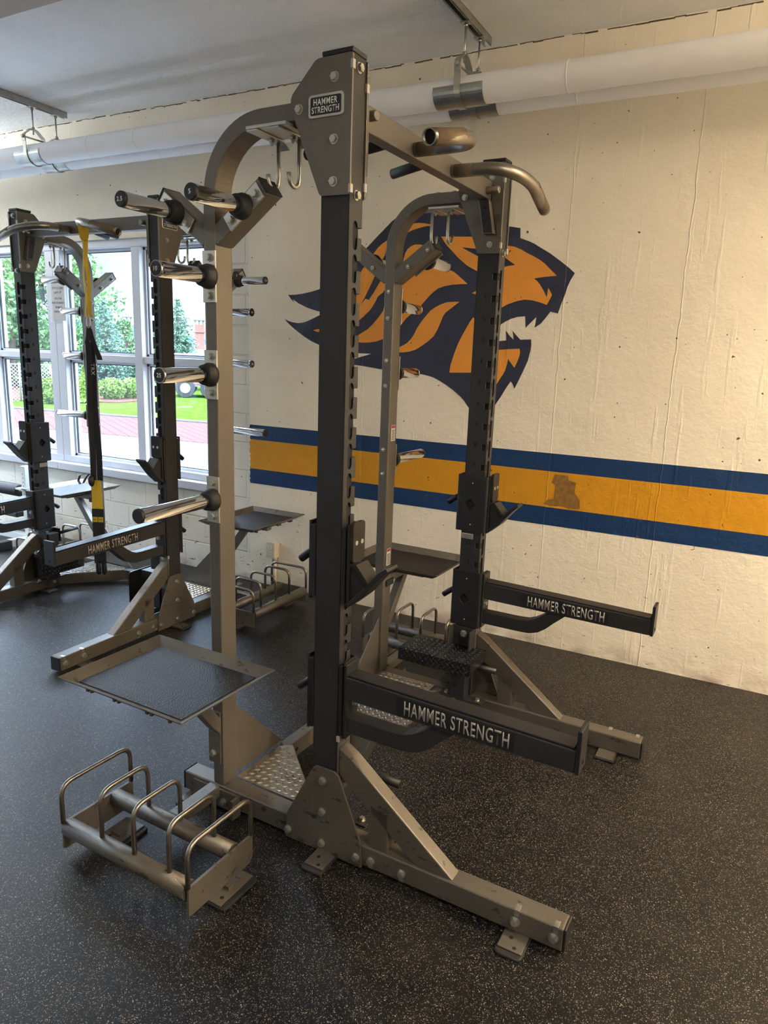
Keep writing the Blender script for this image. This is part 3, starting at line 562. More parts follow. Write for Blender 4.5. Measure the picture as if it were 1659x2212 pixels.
def make_rack(loc, rot, label, steps):
    R = empty('power_rack', loc, rot, label, 'power rack', 'steel half racks of the gym')
    for s in (-1, 1):
        V = lambda v: s*v
        def bx(m, u0, u1, v0, v1, z0, z1): m.box(u0, u1, min(V(v0), V(v1)), max(V(v0), V(v1)), z0, z1); return m
        def P(u, v, z): return (u, V(v), z)
        # ---- upright: 100 x 70 tube with open J-slots on the front inner corner
        m = MB(); ztop, zbot = 2.566, .094
        bx(m, -.05, .05, .643, .647, zbot, ztop); bx(m, -.05, -.046, .574, .647, zbot, ztop)
        fp = []; fp.append((.647, zbot)); fp.append((.574, zbot))
        for k in range(19, -1, -1):
            zc = slot_z(k)
            if zc < .34: continue
            a = [(.574, zc-.014), (.598, zc-.014), (.598, zc-.038)] + [(.6105-.0125*math.cos(q), zc-.038-.0125*math.sin(q)) for q in [math.pi*i/8 for i in range(1, 8)]] + [(.623, zc-.038), (.623, zc+.018)]
            a += [(.6105+.0125*math.cos(q), zc+.018+.0125*math.sin(q)) for q in [math.pi*i/8 for i in range(1, 8)]] + [(.598, zc+.018), (.598, zc+.014), (.574, zc+.014)]
            fp += a
        fp += [(.574, ztop), (.647, ztop)]
        m.vz([(V(a), b) for a, b in fp], .0455, .05)
        ip = [(-.05, zbot), (.05, zbot)]
        for k in range(19, -1, -1):
            zc = slot_z(k)
            if zc < .34: continue
            ip += [(.05, zc-.014), (.026, zc-.014), (.026, zc+.014), (.05, zc+.014)]
        ip += [(.05, ztop), (-.05, ztop)]
        m.uz(ip, V(.574), V(.5785))
        up = m.build('upright', M['black'], R, bevel=.0012, seg=1)
        h = MB(); bx(h, -.044, .043, .585, .640, zbot, ztop); h.build('upright_core', M['hole'], up)  # dark fill standing in for the shade inside the tube
        for k in range(1, 15):
            text(str(k), M['hole'], up, 'slot_number', P(-.001-.0006*k, .5735, slot_z(k)+.013), (s, 0, 0), (0, 0, 1), .021, extrude=.0008, bold=.03)
        m = MB(); bx(m, -.046, .012, .5728, .574, .898, .924); m.build('rating_label', M['silver'], up)
        m = MB()
        for i in range(3): bx(m, -.042, .008, .5722, .5728, .902+.0065*i, .904+.0065*i)
        m.build('label_print', M['dark'], up)
        c = MB(); bx(c, -.053, .053, .571, .650, 2.566, 2.580); c.build('upright_cap', M['dark'], up, bevel=.004)
        # ---- top side plates
        tp = rpoly([(.056, 2.563), (-.067, 2.562), (-.162, 2.470), (-.147, 2.421), (-.050, 2.194), (.056, 2.192)], [.006, .035, .035, .035, .02, .01])
        pl = MB().uz(tp, V(.648), V(.656)).build('top_plate', M['tan'], R, bevel=.0012)
        pi_ = MB().uz(tp, V(.566), V(.574)).build('top_plate', M['tan'], R, bevel=.0012)
        for u, z in ((-.002, 2.506), (-.125, 2.436), (-.001, 2.344), (-.001, 2.231)): bolt(pl, P(u, .656, z), (0, s, 0), sc=1.05)
        for u, z in ((-.125, 2.432), (.004, 2.231), (-.002, 2.506)): bolt(pi_, P(u, .566, z), (0, -s, 0))
        for z in (2.535, 2.198): bolt(up, P(.05, .612, z), (1, 0, 0), sc=1.1)
        for z, v in ((2.535, .650), (2.495, .571), (2.212, .650), (2.228, .571)): bx(MB(), .050, .0585, v-.007, v+.007, z-.014, z+.010).build('locking_tab', M['silver'], up, bevel=.001)
        # badge
        cu_, cz = -.030, 2.436
        bd = rpoly([(-.061, -.031), (.061, -.031), (.061, .031), (-.061, .031)], .012)
        b1 = MB().uz([(cu_+a, cz+b) for a, b in bd], V(.656), V(.6595)).build('badge', M['zinc'], pl, bevel=.001)
        bd2 = rpoly([(-.053, -.024), (.053, -.024), (.053, .024), (-.053, .024)], .006)
        MB().uz([(cu_+a, cz+b) for a, b in bd2], V(.6595), V(.6600)).build('badge_field', M['dark'], pl)
        for st, dz in (('HAMMER', .0105), ('STRENGTH', -.0105)):
            text(st, M['white'], pl, 'badge_lettering', P(cu_-.001, .6600, cz+dz), (-s, 0, 0), (0, 0, 1), .0172, .082 if st == 'HAMMER' else .094, extrude=.0007, bold=.014)
        # ---- back post bending over into the arch
        cl = []
        for i in range(0, 15): cl.append((math.pi-math.pi/2*i/14))
        cu0, cz0, Ro, Ri = -.281, 2.226, .2355, .185
        prof = [(cu0+Ro*math.cos(a), cz0+Ro*math.sin(a)) for a in cl] + [(-.052, cz0+Ro)] + [(-.052, cz0+Ri)] + [(cu0+Ri*math.cos(a), cz0+Ri*math.sin(a)) for a in cl[::-1]] + [(-.466, FT), (-.5165, FT)]
        post = MB().uz(prof, V(.566), V(.648)).build('arch_post', M['tan'], R, bevel=.004, seg=2, angle=50)
        if s > 0 and steps[0] == 'low':
            st_ = MB(); bx(st_, -.4658, -.4650, .592, .632, 1.325, 1.403); st_.build('warning_sticker', M['white'], post)
            st_ = MB(); bx(st_, -.4652, -.4646, .594, .630, 1.388, 1.401); st_.build('sticker_band', M['red'], post)
            st_ = MB()
            for i in range(7): bx(st_, -.4652, -.4646, .597+.001*(i % 3), .627-.002*(i % 2), 1.331+.0075*i, 1.3345+.0075*i)
            st_.build('sticker_print', M['dark'], post)
            st_ = MB(); bx(st_, -.4658, -.4650, .592, .632, .675, .765); st_.build('warning_sticker', M['white'], post)
            st_ = MB(); bx(st_, -.4652, -.4646, .594, .630, .750, .763); st_.build('sticker_band', M['red'], post)
            st_ = MB()
            for i in range(8): bx(st_, -.4652, -.4646, .597+.001*(i % 3), .627-.002*(i % 2), .681+.0075*i, .6845+.0075*i)
            st_.build('sticker_print', M['dark'], post)
        # weight pegs
        def peg(u, z, ve, txt, ang=0, plate=True):
            if plate:
                q = Matrix.Rotation(ang, 3, 'Y')
                pts = [(-.028, -.0825), (.028, -.0825), (.028, .0825), (-.028, .0825)]
                if ang: pts = [(a*math.cos(ang)+b*math.sin(ang), -a*math.sin(ang)+b*math.cos(ang)) for a, b in pts]
                else: pts = pts
                pp = MB().uz([(u+a, z+b) for a, b in pts], V(.648), V(.654)).build('peg_plate', M['zinc'], R, bevel=.001)
                for e in (-.061, .061):
                    a, b = (0, e) if not ang else (e*math.sin(ang), e*math.cos(ang))
                    bolt(pp, P(u+a, .654, z+b), (0, s, 0), sc=1.15)
                    n_ = bolt(pp, P(u+a, .566, z+b), (0, -s, 0), NUT_ME)
            pg = MB().tube([P(u, .66, z), P(u, ve-.012, z), P(u, ve-.011, z)], [.0245, .0245, .0245], 28).build('weight_peg', M['chrome'], R, bevel=.0015)
            MB().tube([P(u, .654, z), P(u, .664, z), P(u, .676, z), P(u, .690, z), P(u, .692, z)], [.040, .0405, .0355, .0335, .027], 26).build('rubber_collar', M['rubber'], pg)
            if txt in ('10', '25'):
                MB().tube([P(u, ve-.012, z), P(u, ve-.001, z)], .0245, 28).build('peg_tip', M['chrome'], pg)
                MB().tube([P(u, ve-.002, z), P(u, ve-.0003, z)], .0222, 26).build('end_cap', M['dark'], pg)
            else: MB().tube([P(u, ve-.013, z), P(u, ve-.003, z), P(u, ve, z)], [.0243, .0243, .0215], 26).build('end_cap', M['dark'], pg)
            if txt:
                MB().pipe([P(u, ve-.001, z), P(u, ve+.0006, z)], .0165, .0155, 24).build('cap_ring', M['rubber'], pg)
                text(txt, M['white'], pg, 'weight_number', P(u, ve+.0002, z), (-s, 0, 0), (0, 0, 1), .0135, extrude=.0006, bold=.015)
        peg(-.491, 1.977, .885, '10'); peg(-.491, 1.657, .885, '25'); peg(-.491, 1.222, .994, None)
        # V arms
        for sg, tx in ((1, '5'), (-1, '2.5')):
            th = math.radians(35.5); du, dz = math.cos(th)*sg, math.sin(th)
            u0, z0 = -.4915+.0*sg, 2.088; nu, nz_ = -math.sin(th)*sg, math.cos(th)
            L0, L1, hw = .018/1, .268, .0285
            pts = [(u0+du*L0-nu*hw, z0+dz*L0-nz_*hw), (u0+du*L1-nu*hw, z0+dz*L1-nz_*hw), (u0+du*L1+nu*hw, z0+dz*L1+nz_*hw), (u0+du*L0+nu*hw, z0+dz*L0+nz_*hw)]
            arm = MB().uz(pts, V(.568), V(.646)).build('storage_arm', M['tan'], R, bevel=.003)
            e0 = (u0+du*L1, z0+dz*L1)
            cp = [(e0[0]-nu*hw, e0[1]-nz_*hw), (e0[0]+du*.006-nu*hw, e0[1]+dz*.006-nz_*hw), (e0[0]+du*.006+nu*hw, e0[1]+dz*.006+nz_*hw), (e0[0]+nu*hw, e0[1]+nz_*hw)]
            MB().uz(cp, V(.567), V(.647)).build('arm_cap', M['dark'], arm, bevel=.002)
            pc = (-.4885+.1455*sg, 2.184)
            peg(pc[0], pc[1], .886, tx, ang=(math.pi/2-th)*sg)
        # ---- foot tube with end caps, pads, base plate, front brace
        foot = bx(MB(), -.664, .870, .582, .655, FB, FT).build('foot', M['tanw'], R, bevel=.006, seg=3)
        bx(MB(), .870, .878, .582, .655, FB, FT).build('foot_cap', M['dark'], foot, bevel=.004)
        bx(MB(), -.672, -.664, .582, .655, FB, FT).build('foot_cap', M['dark'], foot, bevel=.004)
        for u, z in ((.203, .045), (.323, .047), (.721, .052), (.841, .052)): bolt(foot, P(u, .655, z), (0, s, 0), sc=1.2)
        for u in (.203, .323): bx(MB(), u-.009, u+.009, .654, .6565, .016, .028).build('locking_tab', M['galv'], foot, bevel=.0008)
        for u in (.724, .846): MB().vz([(V(.628), .090), (V(.628), .0935), (V(.6568), .0935), (V(.6568), .072), (V(.654), .072), (V(.654), .090)], u-.008, u+.008).build('locking_tab', M['galv'], foot, bevel=.0008)
        for uc, vo in ((.028, .770), (.731, .752), (-.60, .74)):
            pd = rpoly([(uc-.043, V(.50)), (uc+.043, V(.50)), (uc+.043, V(vo)), (uc-.043, V(vo))], [.004, .004, .02, .02])
            o = MB().uvp(pd, .0005, .010).build('foot_pad', M['rubber'], R, bevel=.003)
            pp_ = rpoly([(uc-.038, V(.505)), (uc+.038, V(.505)), (uc+.038, V(vo-.022)), (uc-.038, V(vo-.022))], .003)
            MB().uvp(pp_, .010, .0145).build('pad_plate', M['tanw'], o, bevel=.001)
            for q in ((uc+.012, vo-.035), (uc-.010, vo-.07)): MB().poly3([(q[0]+.0065*math.cos(t), V(q[1])+.0065*math.sin(t), .0146) for t in [2*math.pi*i/14 for i in range(14)]], (0, 0, .0003)).build('pad_hole', M['hole'], o)
        bp = rpoly([(-.156, .006), (.171, .008), (.163, .105), (.070, .325), (.052, .338), (-.022, .338), (-.038, .325), (-.150, .105)], [.004, .004, .02, .02, .01, .01, .02, .02])
        b_ = MB().uz(bp, V(.656), V(.664)).build('base_plate', M['tanw'], R, bevel=.0015)
        for u, z in ((.005, .289), (.005, .166), (-.142, .040), (.004, .042), (.148, .044)): bolt(b_, P(u, .664, z), (0, s, 0), sc=1.15)
        fl = MB(); bx(fl, .0505, .0575, .574, .648, .245, .482); mp_ = fl.build('mount_plate', M['tan'], R, bevel=.0015)
        for z in (.452, .285): bolt(mp_, P(.0575, .611, z), (1, 0, 0), sc=1.1)
        bx(MB(), .050, .060, .647, .653, .448, .468).build('locking_tab', M['silver'], mp_)
        MB().uz(rpoly([(.057, .425), (.105, .398), (.505, .090), (.365, .090), (.057, .318)], [0, .03, .0, .0, 0]), V(.590), V(.645)).build('front_brace', M['tanw'], R, bevel=.005, seg=3)
        bx(MB(), .182, .258, .590, .645, .090, .235).build('brace_strut', M['tanw'], R, bevel=.004)
        # ---- storage tray
        zt, zf = .650, .622; o_ = [(-.772, .662), (-.205, .662), (-.205, 1.111), (-.772, 1.111)]; i_ = [(-.735, .700), (-.250, .700), (-.250, 1.066), (-.735, 1.066)]
        tr_ = MB()
        for i in range(4):
            a, b, c_, d = o_[i], o_[(i+1) % 4], i_[(i+1) % 4], i_[i]
            tr_.poly3([P(a[0], a[1], zt), P(b[0], b[1], zt), P(c_[0], c_[1], zf), P(d[0], d[1], zf)], (0, 0, -.004))
        bx(tr_, -.735, -.250, .700, 1.066, zf-.004, zf)
        for u in (-.68, -.66, -.55, -.53, -.40, -.38, -.30): bx(tr_, u, u+.010, 1.052, 1.074, zf-.014, zf-.003)
        tray = tr_.build('storage_tray', M['tanw'], R)
        mt = MB(); bx(mt, -.729, -.256, .706, 1.060, zf, zf+.003); mt.build('tray_mat', TRAYMAT, tray)
        sup = MB(); bx(sup, -.515, -.467, .648, 1.02, .576, zf-.004)
        bx(sup, -.66, -.32, .74, .79, zf-.022, zf-.004); bx(sup, -.66, -.32, .98, 1.03, zf-.022, zf-.004)
        sup.build('tray_support', M['tan'], R, bevel=.003)
        MB().vz([(V(.652), .31), (V(.690), .35), (V(.862), .578), (V(.805), .578), (V(.652), .375)], -.512, -.470).build('tray_strut', M['tan'], R, bevel=.003)
        cpl = bx(MB(), -.533, -.474, .648, .655, .182, .400).build('tray_clamp', M['tanw'], R, bevel=.002)
        for z in (.352, .222): bolt(cpl, P(-.509, .655, z), (0, s, 0), sc=1.1)
        bx(MB(), -.467, -.461, .595, .672, .560, .594).build('support_cap', M['dark'], tray)
        # ---- bumper plate rack on the floor
        br = bx(MB(), -.610, -.383, .655, .664, .006, .082).build('bumper_rack_bracket', M['tanw'], R, bevel=.0015)
        for u, z in ((-.556, .036), (-.454, .036)): bolt(br, P(u, .664, z), (0, s, 0), sc=1.15)
        bx(MB(), -.388, -.376, .655, .700, .002, .082).build('bracket_flange', M['tanw'], br)
        bx(MB(), -.520, -.470, .664, .905, .052, .098).build('link_arm', M['tanw'], R, bevel=.003)
        for v in (.928, 1.130):
            MB().tube([P(-.738, v, .104), P(-.172, v, .104)], .0305, 24).build('rest_tube', M['tanw'], R)
        for u in (-.745, -.160):
            MB().vz([(V(.848), .128), (V(1.148), .128), (V(1.150), .030), (V(1.135), .026), (V(.865), .026), (V(.848), .045)], u-.005, u+.005).build('rack_end_plate', M['tanw'], R, bevel=.001)
        for u in (-.745, -.566, -.411, -.254, -.160):
            end = u in (-.745, -.160)
            a, b, zb, zh = (.852, 1.146, .126, .272) if end else (.928, 1.130, .130, .300)
            MB().tube(rpath([P(u, a, zb), P(u, a, zh), P(u, b, zh), P(u, b, zb)], .050, 8), .0082, 12).build('hoop', M['brushed'], R)
        for u, v in ((-.66, .99), (-.155, .98)):
            pd = MB().uvp(rpoly([(u-.06, V(v-.09)), (u+.06, V(v-.09)), (u+.06, V(v+.08)), (u-.06, V(v+.08))], .02), .0005, .011).build('foot_pad', M['rubber'], R, bevel=.003)
            pq = MB().uvp([(u-.055, V(v-.085)), (u+.04, V(v-.085)), (u+.04, V(v+.075)), (u-.055, V(v+.075))], .011, .016).build('pad_plate', M['tanw'], pd, bevel=.001)
            bx(MB(), u-.02, u+.02, v-.012, v+.012, .016, .030).build('pad_lug', M['tanw'], pd)
            for q in ((u+.02, v+.045), (u-.02, v+.02)): MB().poly3([(q[0]+.007*math.cos(t), V(q[1])+.007*math.sin(t), .0161) for t in [2*math.pi*i/14 for i in range(14)]], (0, 0, .0003)).build('pad_hole', M['hole'], pd)
        # ---- chevron rear beam half, tread plate, gusset
        bm_ = MB(); bm_.uvp([(-.477, V(0)), (-.425, V(0)), (-.425, V(.262)), (-.075, V(.578)), (-.075, V(.584)), (-.150, V(.584)), (-.477, V(.289))], FB+.004, FT)
        bm_.build('rear_beam', M['tanw'], R, bevel=.003)
        flg = bx(MB(), -.160, .006, .574, .582, .010, FT).build('beam_flange', M['tanw'], R, bevel=.001)
        bolt(flg, P(-.04, .574, .050), (0, -s, 0)); 
        hm = MB().poly3([P(-.4245, .230+.009*math.cos(t), .052+.009*math.sin(t)) for t in [2*math.pi*i/14 for i in range(14)]], (.0004, 0, 0)).build('bolt_hole', M['hole'], flg)
        T = [(-.462, .570), (-.462, .318), (-.440, .290), (-.412, .275), (-.150, .520), (-.150, .580), (-.45, .580)]
        tp_ = MB().uvp([(a, V(b)) for a, b in T], FT, FT+.004)
        def inside(x, y):
            u, v = -.462+x, .270+y
            if not (-.452 < u < -.162 and .290 < v < .572): return False
            return v > .275+(u+.412)*(.245/.262)+.016 and v > .300
        tp_.lugs(P(-.462, .270, FT+.004), (1, 0, 0), (0, s, 0), (0, 0, 1), 10, 10, inside=inside)
        tp_.build('tread_plate', M['tread'], R, recalc=False)
        MB().vz([(V(.566), .400), (V(.262), .096), (V(.545), .096), (V(.560), .105), (V(.566), .12)], -.484, -.479).build('gusset_plate', M['tan'], R, bevel=.001)
        # ---- hook bracket under the arch
        for u in (-.277, -.196):
            hk = MB().ribbon(rpath([P(u, .525, 2.372), P(u, .552, 2.389), P(u, .655, 2.389), P(u, .690, 2.389)], .012), (.040, 0, 0), .005).build('hook_bracket', M['zinc'], R, bevel=.0008)
            MB().tube(rpath([P(u, .558, 2.392), P(u, .558, 2.275), P(u, .563, 2.252), P(u, .585, 2.243), P(u, .607, 2.254), P(u, .612, 2.283)], .02), .0068, 10).build('hook', M['zinc'], hk)
            bolt(hk, P(u, .592, 2.386), (0, 0, -1), NUT_ME)
        pk = bx(MB(), -.300, -.150, .560, .690, 2.3925, 2.402)
        pk.build('bracket_plate', M['zinc'], R, bevel=.001)
        for u in (-.277, -.196): bolt(R, P(u, .607, 2.4615), (0, 0, 1))
        # ---- gusset box below the cross member, stub pins
        gb = MB().uz([(-.045, 2.408), (.004, 2.408), (.032, 2.270), (-.016, 2.270)], V(.530), V(.566)).build('hanger_box', M['tan'], R, bevel=.002)
        MB().uz([(-.040, 2.408), (-.001, 2.408), (.027, 2.274), (-.012, 2.274)], V(.5285), V(.530)).build('box_face', M['black'], gb)
        MB().poly3([P(-.012+.006*math.cos(t), .528, 2.375+.006*math.sin(t)) for t in [2*math.pi*i/12 for i in range(12)]], (0, V(.0006), 0)).build('box_hole', M['hole'], gb)
        MB().uz([(.0, 2.487), (.056, 2.45), (.056, 2.26), (.040, 2.26), (.004, 2.42)], V(.560), V(.566)).build('web_plate', M['tan'], gb)
        MB().tube([P(-.01, .512, 2.440), P(.052, .512, 2.440), P(.055, .512, 2.440)], [.0155, .0155, .013], 16).build('stub_pin', M['brushed'], R)
        # ---- pull-up grips
        hp = rpath([P(-.005, .155, 2.437), P(.20, .160, 2.435), P(.265, .300, 2.413), P(.247, .545, 2.353)], .085, 10)
        gp = MB().pipe(hp, .0235, .0205, 24).build('pull_up_grip', M['brushed'], R)
        ed = (hp[-2]-hp[-1]).normalized()
        MB().tube([hp[-1]+ed*.012, hp[-1]+ed*.05], .0203, 20).build('grip_bore', M['hole'], gp)  # dark plug painting the shade down the open grip end
        MB().pipe([P(.012, .1553, 2.437), P(.085, .157, 2.4365)], .0239, .023, 24).build('knurled_sleeve', M['knurl'], gp)
        q0, q1 = Vector(P(.2605, .350, 2.403)), Vector(P(.2485, .530, 2.3565))
        MB().pipe([q0, q1], .0240, .023, 24).build('knurled_sleeve', M['knurl'], gp)
        # rear grips
        rg = rpath([P(-.045, .26, 2.44), P(-.14, .26, 2.425), P(-.20, .36, 2.40), P(-.205, .50, 2.36)], .07, 8) if s < 0 and steps[0] == 'low' else [P(-.045, .02, 2.44), P(-.20, .045, 2.42)]
        MB().tube(rg, .0185, 18).build('rear_grip', M['knurlb'], R)
        # ---- spotter step hinged on the upright foot
        ears = MB()
        for u in (-.062, .050): ears.uz(rpoly([(u, .36), (u+.008, .36), (u+.008, .455), (u, .455)], 0), V(.500), V(.574))
        bx(ears, -.062, .058, .562, .574, .355, .455)
        br_ = ears.build('step_bracket', M['black'], R, bevel=.002)
        bolt(br_, P(0, .562, .42), (0, -s, 0), sc=1.3)
        pf = bx(MB(), -.095, .130, .520, .5745, .090, .098).build('pedestal_flange', M['black'], R, bevel=.002)
        bolt(pf, P(-.065, .545, .098), (0, 0, 1)); bolt(pf, P(.10, .545, .098), (0, 0, 1))
        def step(mode):
            if mode == 'flat':
                v0, v1, z = (.38, .592, .350)
                pc_ = bx(MB(), -.040, .040, .520, .572, .098, .300); pc_ = pc_.build('step_pedestal', M['black'], R, bevel=.003)
                MB().poly3([(-.014+.012*math.cos(t), V(.5195), .16+.012*math.sin(t)) for t in [2*math.pi*i/14 for i in range(14)]], (0, V(.0006), 0)).build('pedestal_hole', M['hole'], pc_)
            elif mode == 'low':
                v0, v1, z = (.075, .290, .338)
                MB().vz([(V(.565), .10), (V(.535), .10), (V(.235), .300), (V(.235), .322), (V(.29), .322), (V(.565), .16)], -.028, .010).build('step_pedestal', M['black'], R, bevel=.003)
            if mode in ('flat', 'low'):
                m = MB(); pts = rpoly([(-.262, V(v0)), (.118, V(v0)), (.118, V(v1)), (-.262, V(v1))], [.006, .006 if mode == 'flat' else .02, .02, .03])
                m.uvp(pts, z-.004, z); 
                m.lugs(P(-.262, v0, z), (1, 0, 0), (0, s, 0), (0, 0, 1), 14, 7, pitch=.0285, L=.012, W=.0042, H=.0035, inside=lambda x, y: .008 < x < .372 and .006 < y < v1-v0-.008 and not (x < .03 and y > v1-v0-.03))
                if mode == 'flat':
                    bx(m, -.262, .118, v0-.003, v0+.001, z-.060, z-.001)
                    m.lugs(P(-.262, v0-.003, z-.060), (1, 0, 0), (0, 0, 1), (0, -s, 0), 14, 2, pitch=.0285, L=.012, W=.0042, H=.0035, inside=lambda x, y: .008 < x < .372 and y < .052)
                    for u in (-.262, .114): bx(m, u, u+.004, v0, v1-.03, z-.045, z-.002)
                m.build('step_plate', M['treadk'] if mode == 'flat' else M['treadg'], R, recalc=False)
                fr_ = MB(); bx(fr_, -.10, -.085, v0+.02, v1-.01, z-.022, z-.004); bx(fr_, .01, .025, v0+.02, v1-.01, z-.022, z-.004); bx(fr_, -.03, .01, v0+.02, v1-.01, z-.05, z-.004)
                fr_.build('step_frame', M['black'], R)
                MB().tube([P(.0, v1-.05, z-.075), P(.19, v1-.05, z-.075)] if mode == 'flat' else [P(0.0, .42, .205), P(.185, .42, .200)], .0155, 14).build('step_handle', M['dark'], R)
            if mode == 'folded':
                m = MB(); vf = .500 if s < 0 else .385
                m.uz(rpoly([(-.242, .132), (.137, .132), (.137, .335), (-.242, .335)], [.004, .004, .03, .004]), V(vf-.004), V(vf))
                m.lugs(P(-.242, vf-.004, .132), (1, 0, 0), (0, 0, 1), (0, -s, 0), 14, 7, pitch=.0285, L=.012, W=.0042, H=.0035, inside=lambda x, y: .01 < x < .368 and .006 < y < .192 and not (x > .34 and y > .17))
                m.build('step_plate', M['treadk'], R, recalc=False)
                bx(MB(), -.040, .052, .505, .560, .10, .34).build('step_pedestal', M['black'], R, bevel=.003)
                bx(MB(), -.040, .040, .492 if s < 0 else .392, .545, .342 if s < 0 else .27, .432 if s < 0 else .33).build('step_frame', M['black'], R, bevel=.003)
                MB().tube([P(-.06, .50, .425), P(-.205, .50, .432)], .0115, 12).build('step_handle', M['dark'], R)
        step(steps[0] if s < 0 else steps[1])
    MB().box(-.050, 0, -.566, .566, 2.411, 2.487).build('cross_member', M['tan'], R, bevel=.003)
    return R

def tex_tray():
    m = pbr('tray_liner', (.012, .012, .013), .40, 0, spec=.32); t = m.node_tree; b = t.nodes['Principled BSDF']
    c = N(t, 'ShaderNodeTexCoord'); v = N(t, 'ShaderNodeTexVoronoi'); v.inputs['Scale'].default_value = 240; t.links.new(c.outputs['Object'], v.inputs['Vector'])
    bn = N(t, 'ShaderNodeBump'); bn.inputs['Strength'].default_value = .8; bn.inputs['Distance'].default_value = .002; bn.invert = True
    t.links.new(v.outputs['Distance'], bn.inputs['Height']); t.links.new(bn.outputs[0], b.inputs['Normal']); return m
TRAYMAT = tex_tray()
M['treadg'] = pbr('grey_tread_plate', (.20, .19, .18), .28, .8, var=.1, vscale=12)
RA = make_rack((-1.1802, 2.5361, 0), -.0238304, 'nearest tall taupe and black half rack before the lion mural', ('low', 'flat'))
RB = make_rack((-3.8257, 3.2026, 0), -1.56554, 'farther taupe and black half rack standing beside the windows', ('folded', 'folded'))

# ---- things hung on the uprights: they lift away, so they are their own
def sleeve(name, parent, z0, z1, zh, s):
    V = lambda v: s*v
    prof = rpoly([(-.080, V(.643)), (-.080, V(.562)), (.074, V(.562)), (.074, V(.643)), (.066, V(.643)), (.066, V(.570)), (-.072, V(.570)), (-.072, V(.643))], [.001, .014, .014, .001, .001, .006, .006, .001], 5)
    m = MB().uvp(prof, z0, z1)
    bmesh.ops.recalc_face_normals(m.bm, faces=m.bm.faces[:])
    o = m.build(name, M['blackw'], parent)
    c = MB().uz(rpoly([(-.038, zh), (-.010, zh+.030), (.018, zh), (-.010, zh-.030)], .008), V(.550), V(.5715)).build('cutter', M['blackw'], parent)
    md = o.modifiers.new('cut', 'BOOLEAN'); md.operation = 'DIFFERENCE'; md.solver = 'EXACT'; md.object = c
    bpy.context.view_layer.update()
    me = bpy.data.meshes.new_from_object(o.evaluated_get(bpy.context.evaluated_depsgraph_get()))
    o.modifiers.clear(); o.data = me; bpy.data.objects.remove(c)
    bv = o.modifiers.new('bevel', 'BEVEL'); bv.width = .0012; bv.segments = 1; bv.limit_method = 'ANGLE'; bv.angle_limit = math.radians(50)
    MB().uz([(-.044, zh), (-.010, zh+.036), (.024, zh), (-.010, zh-.036)], V(.5715), V(.5725)).build('lock_hole', M['hole'], parent)  # dark sheet behind the cut, painting the shade in the hole
    l = MB()
    l.box(.0515, .0655, min(V(.575), V(.650)), max(V(.575), V(.650)), z0+.01, z1-.01); l.box(-.0715, -.0515, min(V(.575), V(.650)), max(V(.575), V(.650)), z0+.01, z1-.01)
    l.build('nylon_liner', M['dark'], parent, bevel=.003)
    k = MB()
    for zz in (z0+.035, z1-.035): k.poly3([(-.002+.0032*math.cos(t), V(.5615), zz+.0032*math.sin(t)) for t in [2*math.pi*i/10 for i in range(10)]], (0, V(.0008), 0))
    k.build('sleeve_rivet', M['white'], parent)
    return o
def jcup(rack, s, label):
    V = lambda v: s*v
    r = empty('bar_catch', rack.location, rack.rotation_euler.z, label, 'bar catch', 'bar catches on the uprights')
    sleeve('sleeve', r, .937, 1.206, 1.067, s)
    def uz(name, pts, v0, v1, mat, bev=.002, rr=0): return MB().uz(rpoly(pts, rr) if rr else pts, V(v0), V(v1)).build(name, mat, r, bevel=bev, seg=2)
    uz('back_plate', [(.074, .940), (.082, .940), (.082, 1.212), (.074, 1.212)], .574, .650, M['blackw'])
    bk = MB().vz(rpoly([(V(.577), 1.088), (V(.650), 1.088), (V(.650), 1.220), (V(.577), 1.220)], .014), .082, .096).build('back_pad', M['pad'], r, bevel=.002)
    uz('hook_bracket', [(.082, .962), (.082, 1.075), (.098, 1.078), (.140, 1.020), (.120, .990)], .585, .642, M['blackw'])
    pd = uz('lower_pad', [(.097, 1.083), (.108, 1.088), (.158, 1.030), (.147, 1.020)], .577, .650, M['pad'], rr=.004)
    for v in (.597, .630):
        MB().tube([P3(.0955, V(v), 1.153), P3(.0975, V(v), 1.153)], .0078, 14).tube([P3(.097, V(v), 1.153), P3(.0978, V(v), 1.153)], .003, 8).build('pad_screw', M['zinc'], bk)
        MB().tube([P3(.130, V(v), 1.0575), P3(.1317, V(v), 1.059)], .0078, 14).build('pad_screw', M['zinc'], pd)
    uz('hook_plate', [(.060, .940), (.078, .936), (.135, .985), (.196, 1.058), (.222, 1.082), (.217, 1.094), (.186, 1.071), (.140, 1.017), (.082, .958)], .577, .648, M['blackw'], rr=.004)
    MB().tube([P3(-.074, V(.605), 1.100), P3(-.106, V(.605), 1.082), P3(-.138, V(.605), 1.056)], [.014, .0135, .0135], 14).build('pin_handle', M['dark'], r)
    return r
def P3(u, v, z): return (u, v, z)
